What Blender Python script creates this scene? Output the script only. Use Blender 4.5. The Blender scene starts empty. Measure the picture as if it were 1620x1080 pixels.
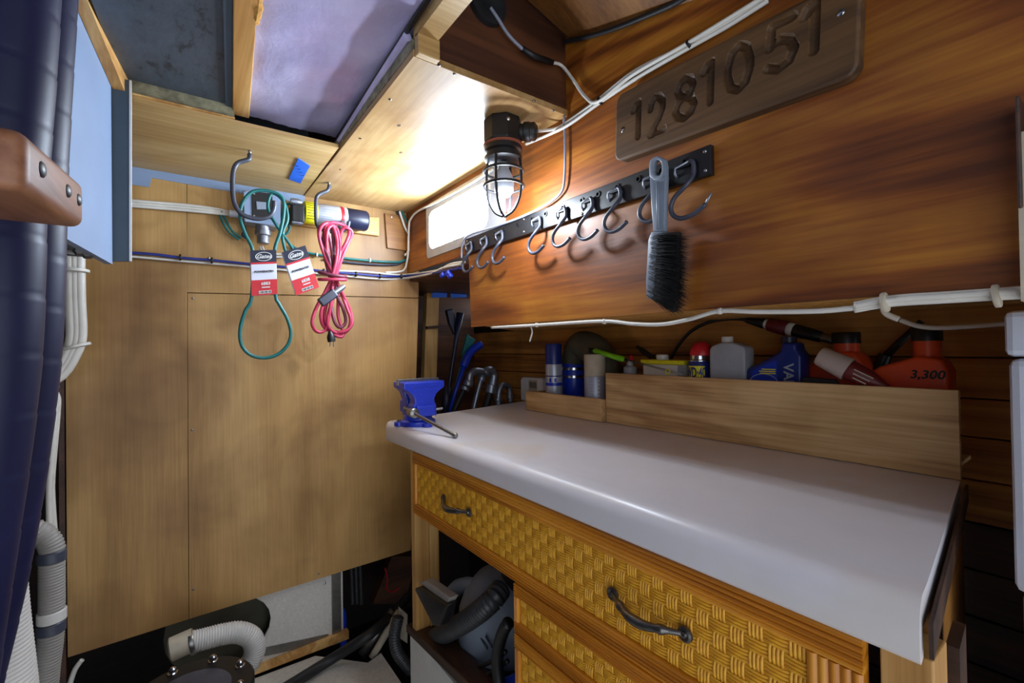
import bpy, bmesh, math, random
import numpy as np
from mathutils import Vector, Matrix
random.seed(7)
scene = bpy.context.scene
COL = scene.collection
V = Vector
# ------------------------------------------------------------------ camera
F = 724.0
CX, CY = 810.0, 540.0
CAM = V((0, 0, 1.2))
ROT = Matrix(((0.80680192, 0.007327, -0.59077659),
              (-0.59059313, -0.01782923, -0.8067725),
              (-0.01644431, 0.9998142, -0.01005738)))
cam_d = bpy.data.cameras.new('camera'); cam = bpy.data.objects.new('camera', cam_d); COL.objects.link(cam)
cam_d.sensor_width = 36.0; cam_d.lens = 36.0 * F / 1620.0; cam_d.clip_start = 0.02
cam.matrix_world = Matrix.Translation(CAM) @ ROT.to_4x4()
scene.camera = cam
# ------------------------------------------------------------------ light, world, exposure
WINDOW_LIGHT = 36.0
LAMP_WATTS = 7.5
world = bpy.data.worlds.new('world'); scene.world = world; world.use_nodes = True
bg = world.node_tree.nodes['Background']
bg.inputs[0].default_value = (0.84, 0.91, 1.0, 1); bg.inputs[1].default_value = 0.95
scene.view_settings.view_transform = 'Standard'; scene.view_settings.look = 'None'
scene.view_settings.gamma = 1.0; scene.view_settings.use_curve_mapping = False
scene.view_settings.exposure = 0.95

# ------------------------------------------------------------------ helpers
def P(x, y, X=None, Y=None, Z=None):
    """point of the room seen at photo position (x, y) on the plane X=, Y= or Z="""
    r = ROT @ V(((x - CX) / F, -(y - CY) / F, -1.0))
    if X is not None: t = (X - CAM.x) / r.x
    elif Y is not None: t = (Y - CAM.y) / r.y
    else: t = (Z - CAM.z) / r.z
    return CAM + r * t
def PS(pts, **k): return [P(a, b, **k) for a, b in pts]

def lin(h):
    if not isinstance(h, str): return (*h[:3], 1)
    h = h.lstrip('#'); o = []
    for i in (0, 2, 4):
        c = int(h[i:i+2], 16) / 255
        o.append(c / 12.92 if c <= .04045 else ((c + .055) / 1.055) ** 2.4)
    return (*o, 1)

class NT:
    def __init__(s, name):
        s.m = bpy.data.materials.new(name); s.m.use_nodes = True; s.t = s.m.node_tree
        s.b = s.t.nodes['Principled BSDF']
        tc = s.t.nodes.new('ShaderNodeTexCoord'); s.co = tc.outputs['Object']
    def n(s, ty, **k):
        o = s.t.nodes.new(ty)
        for a, v in k.items(): setattr(o, a, v)
        return o
    def link(s, a, b): s.t.links.new(a, b)
    def mapping(s, scale, rot=(0, 0, 0)):
        o = s.n('ShaderNodeMapping'); o.inputs['Scale'].default_value = scale; o.inputs['Rotation'].default_value = rot
        s.link(s.co, o.inputs[0]); return o.outputs[0]
    def noise(s, co, scale, detail=3, dist=0, rough=.55):
        o = s.n('ShaderNodeTexNoise'); s.link(co, o.inputs['Vector'])
        o.inputs['Scale'].default_value = scale; o.inputs['Detail'].default_value = detail
        o.inputs['Distortion'].default_value = dist; o.inputs['Roughness'].default_value = rough
        return o.outputs['Fac']
    def math(s, op, a, b=None):
        o = s.n('ShaderNodeMath', operation=op)
        for i, v in enumerate((a, b)):
            if v is None: continue
            if isinstance(v, (int, float)): o.inputs[i].default_value = v
            else: s.link(v, o.inputs[i])
        return o.outputs[0]
    def ramp(s, fac, stops, interp='LINEAR'):
        o = s.n('ShaderNodeValToRGB'); o.color_ramp.interpolation = interp
        e = o.color_ramp.elements
        while len(e) < len(stops): e.new(.5)
        for q, (p, c) in zip(e, stops): q.position = p; q.color = lin(c)
        s.link(fac, o.inputs[0]); return o.outputs[0]
    def mix(s, fac, a, b, mode='MIX'):
        o = s.n('ShaderNodeMix', data_type='RGBA', blend_type=mode)
        for i, v in ((0, fac), (6, a), (7, b)):
            if isinstance(v, (int, float)): o.inputs[i].default_value = v
            elif isinstance(v, (str, tuple)): o.inputs[i].default_value = lin(v)
            else: s.link(v, o.inputs[i])
        return o.outputs[2]
    def bump(s, h, strength, dist=.002):
        o = s.n('ShaderNodeBump'); o.inputs['Strength'].default_value = strength; o.inputs['Distance'].default_value = dist
        s.link(h, o.inputs['Height']); s.link(o.outputs[0], s.b.inputs['Normal'])
    def out(s, col, rough=.5, metal=0., spec=.5, coat=0.):
        if isinstance(col, (str, tuple)): s.b.inputs['Base Color'].default_value = lin(col)
        else: s.link(col, s.b.inputs['Base Color'])
        if isinstance(rough, (int, float)): s.b.inputs['Roughness'].default_value = rough
        else: s.link(rough, s.b.inputs['Roughness'])
        s.b.inputs['Metallic'].default_value = metal
        s.b.inputs['Specular IOR Level'].default_value = spec
        s.b.inputs['Coat Weight'].default_value = coat; s.b.inputs['Coat Roughness'].default_value = .15
        return s.m

def wood(name, cols, axis, scale=3.0, rings=5, stretch=.1, fine=120, rough=.5, blotch=.35, bcol='5a3a20', bscale=3., coat=0., ringamp=.3, bump=.15, fineamp=1.1):
    m = NT(name)
    sc = [1, 1, 1]; sc[axis] = stretch
    mp = m.mapping(sc)
    n1 = m.noise(mp, scale, 3, .6)
    ring = m.math('SINE', m.math('MULTIPLY', n1, rings * 6.283))
    sc2 = [1, 1, 1]; sc2[axis] = stretch * .25
    n2 = m.noise(m.mapping(sc2), fine, 3)
    f = m.math('ADD', m.math('MULTIPLY', ring, ringamp), m.math('MULTIPLY', m.math('SUBTRACT', n2, .5), fineamp))
    f = m.math('ADD', f, .5)
    c = m.ramp(f, [(0.05, cols[0]), (.5, cols[1]), (.95, cols[2])])
    nb = m.noise(m.co, bscale, 4, .3)
    fb = m.ramp(nb, [(.44, (0, 0, 0)), (.66, (1, 1, 1))])
    c = m.mix(m.math('MULTIPLY', fb, blotch), c, bcol)
    m.bump(f, bump, .0015)
    return m.out(c, rough, coat=coat)

def mat(name, col, rough=.5, metal=0., var=.12, nscale=30., bump=.08, spec=.5, coat=0., dirt=None, dscale=8., damt=.5):
    m = NT(name)
    n = m.noise(m.co, nscale, 4)
    c0 = lin(col); lo = tuple(max(0, v * (1 - var)) for v in c0[:3]); hi = tuple(min(1, v * (1 + var)) for v in c0[:3])
    c = m.ramp(n, [(.3, lo), (.7, hi)])
    if dirt:
        d = m.ramp(m.noise(m.co, dscale, 5, .4), [(.52, (0, 0, 0)), (.72, (1, 1, 1))])
        c = m.mix(m.math('MULTIPLY', d, damt), c, dirt)
    if bump: m.bump(n, bump, .001)
    return m.out(c, rough, metal, spec, coat)

def glass(name, col=(1, 1, 1), rough=.03, alpha=.25, ior=1.45):
    m = NT(name); m.out(col if isinstance(col, str) else tuple(col), rough)
    m.b.inputs['Transmission Weight'].default_value = 1.0; m.b.inputs['IOR'].default_value = ior
    return m.m

class G:
    """collects geometry in room coordinates"""
    def __init__(s): s.v = []; s.f = []
    def add(s, vs, fs):
        o = len(s.v); s.v += [V(p) for p in vs]; s.f += [tuple(i + o for i in q) for q in fs]; return s
    def box(s, a, b):
        x0, y0, z0 = (min(p, q) for p, q in zip(a, b)); x1, y1, z1 = (max(p, q) for p, q in zip(a, b))
        return s.add([(x0,y0,z0),(x1,y0,z0),(x1,y1,z0),(x0,y1,z0),(x0,y0,z1),(x1,y0,z1),(x1,y1,z1),(x0,y1,z1)],
                     [(0,3,2,1),(4,5,6,7),(0,1,5,4),(1,2,6,5),(2,3,7,6),(3,0,4,7)])
    def obox(s, c, ax, ay, az):
        c, ax, ay, az = V(c), V(ax), V(ay), V(az)
        vs = [c + ax*i + ay*j + az*k for k in (-1, 1) for i, j in ((-1,-1),(1,-1),(1,1),(-1,1))]
        return s.add(vs, [(0,3,2,1),(4,5,6,7),(0,1,5,4),(1,2,6,5),(2,3,7,6),(3,0,4,7)])
    def prism(s, poly, off):
        poly = [V(p) for p in poly]; off = V(off); n = len(poly)
        s.add(poly + [p + off for p in poly],
              [tuple(range(n))[::-1], tuple(range(n, 2*n))] + [(i, (i+1) % n, n + (i+1) % n, n + i) for i in range(n)])
        return s
    def tube(s, pts, r, n=8, caps=True, closed=False, flat=1.0):
        pts = [V(p) for p in pts]; m = len(pts)
        rs = r if isinstance(r, (list, tuple)) else [r] * m
        T = []
        for i in range(m):
            a = pts[(i - 1) % m if closed else max(i - 1, 0)]; b = pts[(i + 1) % m if closed else min(i + 1, m - 1)]
            d = b - a; T.append(d.normalized() if d.length > 1e-9 else V((0, 0, 1)))
        u = T[0].orthogonal().normalized(); vs = []
        for i in range(m):
            u = u - T[i] * u.dot(T[i])
            u = u.normalized() if u.length > 1e-6 else T[i].orthogonal().normalized()
            w = T[i].cross(u)
            for k in range(n):
                a = 2 * math.pi * k / n
                vs.append(pts[i] + u * (math.cos(a) * rs[i]) + w * (math.sin(a) * rs[i] * flat))
        fs = []
        for i in range(m if closed else m - 1):
            j = (i + 1) % m
            for k in range(n):
                l = (k + 1) % n; fs.append((i*n + k, i*n + l, j*n + l, j*n + k))
        if caps and not closed: fs += [tuple(range(n))[::-1], tuple(range((m-1)*n, m*n))]
        return s.add(vs, fs)
    def lathe(s, c, prof, axis=(0, 0, 1), n=24, sx=1.0, rot=0.0):
        """profile of (radius, height) along axis from c"""
        c = V(c); a = V(axis).normalized()
        u = V((1, 0, 0)) if abs(a.x) < .9 else V((0, 1, 0))
        u = (u - a * u.dot(a)).normalized(); w = a.cross(u)
        vs = []; m = len(prof)
        for r, h in prof:
            for k in range(n):
                t = 2 * math.pi * k / n + rot
                vs.append(c + a*h + u*(math.cos(t)*r*sx) + w*(math.sin(t)*r))
        fs = [(i*n+k, i*n+(k+1) % n, (i+1)*n+(k+1) % n, (i+1)*n+k) for i in range(m-1) for k in range(n)]
        fs += [tuple(range(n))[::-1], tuple(range((m-1)*n, m*n))]
        return s.add(vs, fs)

def sp(pts, k=8, closed=False):
    pts = [V(p) for p in pts]; n = len(pts); o = []
    for i in range(n if closed else n - 1):
        g = (lambda j: pts[j % n]) if closed else (lambda j: pts[min(max(j, 0), n-1)])
        a, b, c, d = g(i-1), g(i), g(i+1), g(i+2)
        for q in range(k):
            t = q / k
            o.append(.5*((2*b) + (c-a)*t + (2*a-5*b+4*c-d)*t*t + (3*b-a-3*c+d)*t**3))
    if not closed: o.append(pts[-1])
    return o
def resample(pts, step):
    o = [pts[0]]; acc = 0.
    for a, b in zip(pts, pts[1:]):
        L = (b - a).length; d = step - acc
        while d <= L: o.append(a.lerp(b, d / L)); d += step
        acc = (acc + L) % step if L else acc
        acc = L - (d - step)
    return o
def ribbed(pts, r, pitch=.006, amp=.1, n=16, k=10):
    q = resample(sp(pts, k), pitch / 4)
    rs = [r * (1 + amp * (0, 1, 1, 0)[i % 4] - amp/2) for i in range(len(q))]
    return G().tube(q, rs, n)

ORG = {}
def tag(o, label=None, cat=None, group=None, kind=None):
    if label: o['label'] = label
    if cat: o['category'] = cat
    if group: o['group'] = group
    if kind: o['kind'] = kind
    return o
def thing(name, loc, label=None, cat=None, group=None, kind=None, parent=None):
    o = bpy.data.objects.new(name, None); COL.objects.link(o); loc = V(loc)
    o.empty_display_size = .05
    if parent: o.parent = parent; o.location = loc - ORG[parent]
    else: o.location = loc
    ORG[o] = loc
    return tag(o, label, cat, group, kind)
def mk(name, g, m, parent=None, smooth=False, bevel=0., seg=2, label=None, cat=None, group=None, kind=None, fixn=True, org=None):
    me = bpy.data.meshes.new(name)
    if org is not None: org = V(org)
    elif parent: org = ORG[parent]
    else:
        org = V(((min(p.x for p in g.v)+max(p.x for p in g.v))/2, (min(p.y for p in g.v)+max(p.y for p in g.v))/2, min(p.z for p in g.v)))
    me.from_pydata([p - org for p in g.v], [], g.f)
    bm = bmesh.new(); bm.from_mesh(me)
    if fixn: bmesh.ops.recalc_face_normals(bm, faces=bm.faces)
    if bevel:
        es = [e for e in bm.edges if len(e.link_faces) == 2 and e.calc_face_angle(0) > .5]
        bmesh.ops.bevel(bm, geom=es, offset=bevel, segments=seg, profile=.5, affect='EDGES', clamp_overlap=True)
    bm.to_mesh(me); bm.free()
    if smooth:
        for p in me.polygons: p.use_smooth = True
        if smooth == 2: 
            try: me.set_sharp_from_angle(angle=.7)
            except Exception: pass
    me.materials.append(m)
    o = bpy.data.objects.new(name, me); COL.objects.link(o)
    if parent: o.parent = parent; o.location = org - ORG[parent]
    else: o.location = org
    ORG[o] = org
    return tag(o, label, cat, group, kind)
def dup(src, loc, parent):
    o = src.copy(); COL.objects.link(o); o.parent = parent; ORG[o] = V(loc); o.location = V(loc) - ORG[parent]; return o
def text(s, size, depth=.0006, shear=0., bold=False):
    cu = bpy.data.curves.new('t', 'FONT'); cu.body = s; cu.size = size; cu.extrude = depth; cu.align_x = 'CENTER'; cu.align_y = 'CENTER'
    cu.shear = shear; cu.resolution_u = 3
    if bold: cu.offset = size * .02
    o = bpy.data.objects.new('t', cu); COL.objects.link(o)
    dg = bpy.context.evaluated_depsgraph_get(); dg.update()
    me = o.evaluated_get(dg).to_mesh()
    vs = [v.co.copy() for v in me.vertices]; fs = [tuple(p.vertices) for p in me.polygons]
    o.evaluated_get(dg).to_mesh_clear(); bpy.data.objects.remove(o); bpy.data.curves.remove(cu)
    return vs, fs
def put_text(g, s, size, c, right, up, shear=0., bold=False, depth=.0006):
    vs, fs = text(s, size, depth, shear, bold); r = V(right).normalized(); u = V(up).normalized(); n = r.cross(u)
    g.add([V(c) + r*p.x + u*p.y + n*p.z for p in vs], fs); return g
def wrap_text(g, s, size, c, R, ang, bold=True, depth=.0006, ex=(1,1)):
    """lettering round an upright can, centred on azimuth ang"""
    vs, fs = text(s, size, depth, 0, bold); c = V(c); out = []
    for p in vs:
        a = ang + p.x*ex[0] / R; r = R + p.z
        out.append(c + V((math.cos(a)*r, math.sin(a)*r, p.y*ex[1])))
    g.add(out, fs); return g
def screw(parent, p, n, r=.004, m=None, name='screw'):
    g = G().lathe(V(p), [(r*.9, -.001), (r, .0004), (r*.75, .0014), (.0002, .0018)], n, 10)
    return mk(name, g, m or MT['chrome'], parent, smooth=2)

# ------------------------------------------------------------------ materials
MT = {}
MT['ply_back'] = wood('ply_back', ('#8e6636', '#b0864c', '#c69e64'), 2, 2.2, 3, .12, 150, .5, .75, '#6a421a', 2.0, ringamp=.2, fineamp=.7)
MT['ply_soffit'] = wood('ply_soffit', ('#a8844e', '#c39f66', '#d6b982'), 0, 2.5, 4, .1, 120, .45, .3, '#9a7440', 3, ringamp=.2)
MT['ply_ceiling'] = wood('ply_ceiling', ('#94703f', '#b08c58', '#c6a574'), 1, 2.5, 3, .3, 60, .42, .6, '#8a5a28', 4, ringamp=.2)
MT['ply_red'] = wood('ply_red', ('#542807', '#864711', '#a86a1f'), 1, 2.2, 7, .2, 90, .5, .5, '#5c2a0a', 2.6, coat=.04, ringamp=.3)
MT['ply_dark'] = wood('ply_dark', ('#3a1c0e', '#56301a', '#6b3e22'), 0, 3, 6, .12, 100, .5, .3, '#2a140a', 3, ringamp=.35)
MT['ply_brown'] = wood('ply_brown', ('#6b421b', '#8b5a26', '#a06c30'), 0, 3, 6, .15, 100, .45, .3, '#4a2a12', 3, ringamp=.3)
MT['plank'] = wood('plank', ('#7c4a1a', '#bd7a34', '#d89848'), 1, 3.5, 5, .1, 110, .42, .45, '#3a1f0c', 4, coat=.2, ringamp=.28)
MT['hull'] = wood('hull', ('#140c07', '#22150c', '#2e1c10'), 0, 3, 4, .1, 80, .8, .5, '#0a0604', 3)
MT['pine'] = wood('pine', ('#b07a3c', '#cf9c5a', '#e0b576'), 1, 5, 6, .06, 140, .5, .25, '#9a6a34', 5)
MT['pine_v'] = wood('pine_v', ('#a8783c', '#c49454', '#d4a868'), 2, 6, 5, .06, 140, .55, .3, '#8a5c30', 5)
MT['boxwood'] = wood('boxwood', ('#a0764a', '#d0a670', '#e6c48e'), 1, 5, 5, .12, 130, .55, .35, '#8c6236', 5, ringamp=.22)
MT['orangewood'] = wood('orangewood', ('#a8600f', '#d88a1e', '#eea638'), 1, 8, 4, .05, 200, .4, .2, '#8a4c10', 5, coat=.2)
MT['orangewood_v'] = wood('orangewood_v', ('#a8600f', '#d88a1e', '#eea638'), 2, 8, 4, .05, 200, .4, .2, '#8a4c10', 5, coat=.2)
MT['sign'] = wood('sign', ('#34200f', '#52371c', '#664828'), 1, 5, 5, .08, 150, .6, .35, '#40280f', 5)
MT['clampwood'] = wood('clampwood', ('#7a4a30', '#9c6848', '#b07c5a'), 1, 4, 4, .12, 120, .5, .4, '#5c3624', 6)
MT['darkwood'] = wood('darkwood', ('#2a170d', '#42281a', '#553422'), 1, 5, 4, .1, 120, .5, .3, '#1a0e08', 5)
MT['rattan'] = mat('rattan', '#ffb030', .42, 0, .22, 60, .2, coat=.2, dirt='#b86c12', dscale=14, damt=.5)
MT['laminate'] = mat('laminate', '#dedadf', .32, 0, .04, 6, 0, dirt='#cdb478', dscale=3.2, damt=.35)
MT['white'] = mat('white', '#dcdcda', .4, 0, .05, 20, .02)
MT['cable'] = mat('cable', '#d4cfc6', .45, 0, .06, 30, .02)
MT['greycable'] = mat('greycable', '#8c8fa0', .45)
MT['whitehose'] = mat('whitehose', '#c9c5c0', .5, 0, .1, 12, .05)
MT['greyhose'] = mat('greyhose', '#8f8a84', .55, 0, .15, 12, .05)
MT['black'] = mat('black', '#141416', .42, 0, .2, 40, .05)
MT['rubber'] = mat('rubber', '#1a1a1d', .55, 0, .2, 40, .1)
MT['bluehose'] = mat('bluehose', '#14183a', .46, 0, .15, 10, .06, spec=.35, dirt='#20254c', dscale=5)
MT['paint_blue'] = mat('paint_blue', '#8092ae', .5, 0, .07, 4, .05)
MT['paint_slate'] = mat('paint_slate', '#46545f', .55, 0, .12, 8, .08)
MT['vise'] = mat('vise', '#1d35b4', .35, 0, .3, 160, .35, coat=.3)
MT['steel'] = mat('steel', '#8c8a86', .32, .9, .15, 60, .05)
MT['chrome'] = mat('chrome', '#c9c9cc', .18, 1., .08, 60, 0)
MT['pewter'] = mat('pewter', '#6d6a68', .3, .9, .3, 60, .1)
MT['zinc'] = mat('zinc', '#9aa0ad', .4, .85, .12, 60, .05)
MT['vinyl'] = mat('vinyl', '#3e414e', .4, 0, .1, 40, .05)
MT['teal'] = mat('teal', '#0c6664', .45, 0, .15, 50, .05)
MT['red'] = mat('red', '#c8202c', .4)
MT['cordred'] = mat('cordred', '#b83454', .42, 0, .1, 40, .02)
MT['corddark'] = mat('corddark', '#6c2c40', .42, 0, .1, 40, .02)
MT['navy'] = mat('navy', '#1c2038', .4)
MT['blue'] = mat('blue', '#1636b8', .35)
MT['tapeblue'] = mat('tapeblue', '#1f6ae0', .6)
MT['yellow'] = mat('yellow', '#e6dc1c', .45)
MT['green'] = mat('green', '#7ac81e', .4)
MT['jugred'] = mat('jugred', '#d64a1e', .4, 0, .08, 12, .03)
MT['greyplastic'] = mat('greyplastic', '#7c8694', .42, 0, .08, 10, .03)
MT['vacgrey'] = mat('vacgrey', '#8c96a6', .4, 0, .07, 10, .03)
MT['olive'] = mat('olive', '#4c4838', .6, 0, .2, 14, .08)
MT['silverlabel'] = mat('silverlabel', '#b4b8c4', .3, .3)
MT['cardwhite'] = mat('cardwhite', '#d8dae8', .45, 0, .03)
MT['lavender'] = mat('lavender', '#a0a4b4', .4, .3)
MT['foam'] = mat('foam', '#c08a3c', .9, 0, .35, 70, 1.0)
MT['gapfoam'] = mat('gapfoam', '#8a8468', .6, 0, .5, 40, .8, dirt='#4a3a24', dscale=18, damt=.8)
MT['cream'] = mat('cream', '#b8ac98', .6)
MT['gasket'] = mat('gasket', '#8c4a34', .6)
MT['plasticgrey'] = mat('plasticgrey', '#a8aab0', .4, 0, .06, 20, .05)
MT['whitegrain'] = mat('whitegrain', '#cfcac2', .55, 0, .1, 90, .3, dirt='#a09884', dscale=6, damt=.35)
MT['fridge'] = mat('fridge', '#b9bcc8', .35, 0, .04, 10, .02)
MT['fridge_dirty'] = mat('fridge_dirty', '#9c9a96', .6, 0, .12, 14, .1, dirt='#55504a', dscale=9)
MT['vacrubber'] = mat('vacrubber', '#3a3a3c', .42, 0, .15, 40, .05)
MT['linenavy'] = mat('linenavy', '#1a2a7c', .4)
MT['bristle'] = mat('bristle', '#101012', .7)
def _foil():
    m = NT('foil'); n1 = m.noise(m.mapping((1, .5, 1)), 9, 4, 1.2); n2 = m.noise(m.co, 45, 3, .8)
    h = m.math('ADD', n1, m.math('MULTIPLY', n2, .25)); m.bump(h, .55, .006)
    c = m.ramp(m.noise(m.co, 5, 4), [(.35, '#b4aed6'), (.65, '#d2cef0')]); return m.out(c, .34, .12)
MT['foil'] = _foil()
def _mold():
    m = NT('mold_sheet'); a = m.noise(m.mapping((3, 1.4, 3)), 9, 6, .2, .7); c = m.ramp(a, [(.36, '#16191d'), (.43, '#3c444c'), (.7, '#4c565f')])
    b = m.noise(m.co, 3, 3); c = m.mix(m.math('MULTIPLY', b, .5), c, '#565a60'); m.bump(a, .4, .002); return m.out(c, .5)
MT['mold'] = _mold()
def _emit(name, col, s):
    m = NT(name); m.out(col, .4); m.b.inputs['Emission Color'].default_value = lin(col); m.b.inputs['Emission Strength'].default_value = s; return m.m
MT['daylight'] = _emit('daylight', (.70, .84, 1.), WINDOW_LIGHT)
def _globe():
    m = NT('lampglass'); m.out((.02, .02, .025), .04); t = m.n('ShaderNodeBsdfTransparent'); x = m.n('ShaderNodeMixShader'); x.inputs[0].default_value = .16
    o = m.t.nodes['Material Output']; m.link(t.outputs[0], x.inputs[1]); m.link(m.b.outputs[0], x.inputs[2]); m.link(x.outputs[0], o.inputs[0]); return m.m
MT['lampglass'] = _globe()
MT['frost'] = mat('frost', '#d8dce4', .5, 0, .03, 20, 0)
MT['clearplastic'] = mat('clearplastic', '#b8aaa4', .35, 0, .05, 20, 0)
MT['bottlegrey'] = mat('bottlegrey', '#a6aab4', .4, 0, .1, 20, .03)
MT['navyblue'] = mat('navyblue', '#132878', .35, 0, .1)
MT['darkred'] = mat('darkred', '#6c1c22', .45)

# ------------------------------------------------------------------ structure
XW, YP, ZC = .84, 1.94, 1.807
# floor, with the cut-out over the bilge
fl = [(-.75, -.35, 0), (.62, -.35, 0), P(642, 1016, Z=0), P(582, 1048, Z=0), P(499, 1037, Z=0), (P(440,1060,Z=0).x - .1, 1.93, 0), (-.75, 1.93, 0)]
fl[2] = V((.64, fl[2].y, 0)); fl.insert(2, V((.64, -.35, 0))); fl.pop(1)
mk('floor', G().prism(fl, (0, 0, -.03)), MT['whitegrain'], kind='structure', label='white textured floor sheet with a cut-out beside the bench')
mk('floor_bilge', G().box((-.9, -.6, -.4), (1.75, 2.7, -.36)), MT['hull'], kind='structure', label='dark bilge below the floor')
mk('wall_hull', G().box((-.9, 2.62, -.4), (1.75, 2.68, 2.4)), MT['hull'], kind='structure', label='dark hull planking behind the plywood bulkhead')
mk('wall_left', G().box((-.9, -.3, -.4), (-.84, 2.62, 2.4)), MT['hull'], kind='structure', label='dark hull side behind the hoses')
# back bulkhead
wb = thing('wall_back', (0.3, YP, .28), 'plywood bulkhead of three boards behind the hanging cords', kind='structure')
def sheet(name, px, Y, th, m, parent, bevel=.0008): return mk(name, G().prism([P(a, b, Y=Y) for a, b in px], (0, th, 0)), m, parent, bevel=bevel)
sheet('board', [(101, 250), (295, 250), (298.5, 979.3), (107, 1040)], YP, .014, MT['ply_back'], wb)
sheet('board', [(296, 250), (663, 250), (662.3, 470.8), (296, 462.3)], YP, .014, MT['ply_back'], wb)
sheet('board', [(296.5, 463.5), (662.2, 472), (650, 870), (299.3, 979)], YP, .014, MT['ply_back'], wb)
for a, b in ((305, 472), (304, 680), (306, 932), (330, 408), (504, 907)): screw(wb, P(a, b, Y=YP), (0, -1, 0), .004, MT['steel'])
mk('stud', G().box((-.292, YP, .2), (-.279, YP + .05, 1.9)), MT['darkwood'], wb)
mk('stud', G().box((-.279, YP + .015, 1.0), (.0, YP + .05, 2.0)), MT['darkwood'], wb)
mk('paint_strip', G().prism(PS([(150, 250), (240, 266), (330, 281), (482, 305), (482, 322), (330, 297), (240, 281), (236, 296), (190, 289)], Y=YP - .003), (0, .003, 0)), MT['paint_blue'], wb)
# small ply patch in the corner
pt = mk('patch_board', G().prism(PS([(609, 337), (649, 342), (649, 397), (613, 392)], Y=YP - .012), (0, .012, 0)), MT['ply_brown'], wb, bevel=.001)
screw(wb, P(620, 343, Y=YP-.013), (0, -1, 0), .005)
# white lower panel with rounded cut-out
hc = P(352, 1002, Y=1.955); arc = []
for k in range(13):
    t = math.radians(95 - 190 * k / 12); arc.append(hc + V((math.cos(t)*.155, 0, math.sin(t)*.125)))
lw = thing('trim_1', (0.3, 1.955, 0), 'white lower wall panel with a grey metal frame and a rounded hose cut-out', kind='structure')
poly = [V((.545, 1.955, .0)), V((.545, 1.955, .34)), V((arc[0].x, 1.955, .34))] + arc + [V((arc[-1].x, 1.955, 0))]
mk('panel', G().prism(poly, (0, .01, 0)), MT['whitegrain'], lw)
mk('frame', G().box((.50, 1.945, .0), (.535, 1.955, .33)), MT['steel'], lw, bevel=.001)
mk('frame', G().prism(PS([(385, 1032), (520, 1003), (522, 1016), (385, 1045)], Y=1.95), (0, .005, 0)), MT['steel'], lw)
mk('cutout_back', G().lathe((hc.x, 2.03, hc.z), [(.17, 0), (.17, .01)], (0, 1, 0), 24), MT['olive'], lw)
for a, b in ((514, 922), (515, 1011)): screw(lw, P(a, b, Y=1.944), (0, -1, 0), .005)
mk('trim_2', G().prism([(.16, 1.93, .012), (.56, 1.93, .012), (.56, 1.93, .045), (.16, 1.93, .03)], (0, .025, 0)), MT['pine'], kind='structure', label='wooden batten along the foot of the white lower panel')
# right wall: orange plywood sheet with window opening
wr_ = thing('wall_right', (XW, .7, 1.27), 'varnished orange plywood side wall above the bench', kind='structure')
def yz(y, z, x=XW): return V((x, y, z))
wy0, wy1, wz0, wz1 = 1.225, 1.705, 1.595, 1.755
zl = 1.262
def sheetx(name, ys, m=MT['ply_red']): return mk(name, G().prism([yz(y, z) for y, z in ys], (.012, 0, 0)), m, wr_)
# sheet built round the opening as one mesh of blocks
g = G()
g.box((XW, -.6, zl), (XW+.012, wy0, 2.12)); 
g2 = G(); g2.prism([yz(-.6, zl), yz(1.39, 1.27), yz(1.40, 1.531), yz(YP, 1.535), yz(YP, wz0), yz(-.6, wz0)], (.012, 0, 0))
g2.box((XW, -.6, wz0), (XW+.012, wy0, 2.12)); g2.box((XW, wy1, wz0), (XW+.012, YP, 2.12)); g2.box((XW, wy0, wz1), (XW+.012, wy1, 2.12))
mk('plywood_sheet', g2, MT['ply_red'], wr_, fixn=True)
# lower hull planks
k = 0; z = 1.283
for h in (.0, .129, .096, .09, .10, .10, .11, .11, .11, .11, .12):
    if h:
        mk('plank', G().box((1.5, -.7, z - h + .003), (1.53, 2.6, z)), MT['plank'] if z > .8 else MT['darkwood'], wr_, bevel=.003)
        z -= h
mk('insulation', G().prism([V((XW+.013, -.6, 1.276)), V((XW+.013, 1.37, 1.276)), V((1.53, 2.0, 1.276)), V((1.53, -.6, 1.276))], (0, 0, .024)), MT['foam'], wr_)
mk('sheathing', G().box((1.54, -.7, -.36), (1.56, 2.62, 1.4)), MT['hull'], wr_)
mk('recess_top', G().box((XW + .014, 1.42, 1.5), (1.53, 2.6, 1.515)), MT['ply_dark'], wr_)
mk('recess_back', G().box((1.0, 2.45, 0.2), (1.5, 2.47, 1.5)), MT['ply_dark'], wr_)
# window
win = thing('window_1', (XW, 1.46, wz0), 'bright rounded window high on the orange wall', kind='structure')
def rrect(y0, y1, z0, z1, r, n=6):
    o = []
    for cy, cz, a0 in ((y1-r, z1-r, 0), (y0+r, z1-r, 90), (y0+r, z0+r, 180), (y1-r, z0+r, 270)):
        for i in range(n+1):
            a = math.radians(a0 + 90*i/n); o.append((cy + r*math.cos(a), cz + r*math.sin(a)))
    return o
outer = rrect(1.17, 1.725, 1.565, 1.785, .02); inner = rrect(1.262, 1.70, 1.598, 1.75, .035)
n = len(outer); g = G()
vs = [yz(a, b, XW-.006) for a, b in outer] + [yz(a, b, XW-.006) for a, b in inner] + [yz(a, b, XW+.0) for a, b in outer] + [yz(a, b, XW+.012) for a, b in inner]
fs = []
for i in range(n):
    j = (i+1) % n
    fs += [(i, j, n+j, n+i), (i, 2*n+i, 2*n+j, j), (n+i, n+j, 3*n+j, 3*n+i)]
g.add(vs, fs); mk('window_frame', g, MT['plasticgrey'], win, fixn=True)
mk('pane', G().prism([yz(a, b, XW+.004) for a, b in rrect(1.258, 1.704, 1.594, 1.754, .035)], (.006, 0, 0)), MT['daylight'], win)
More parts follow.
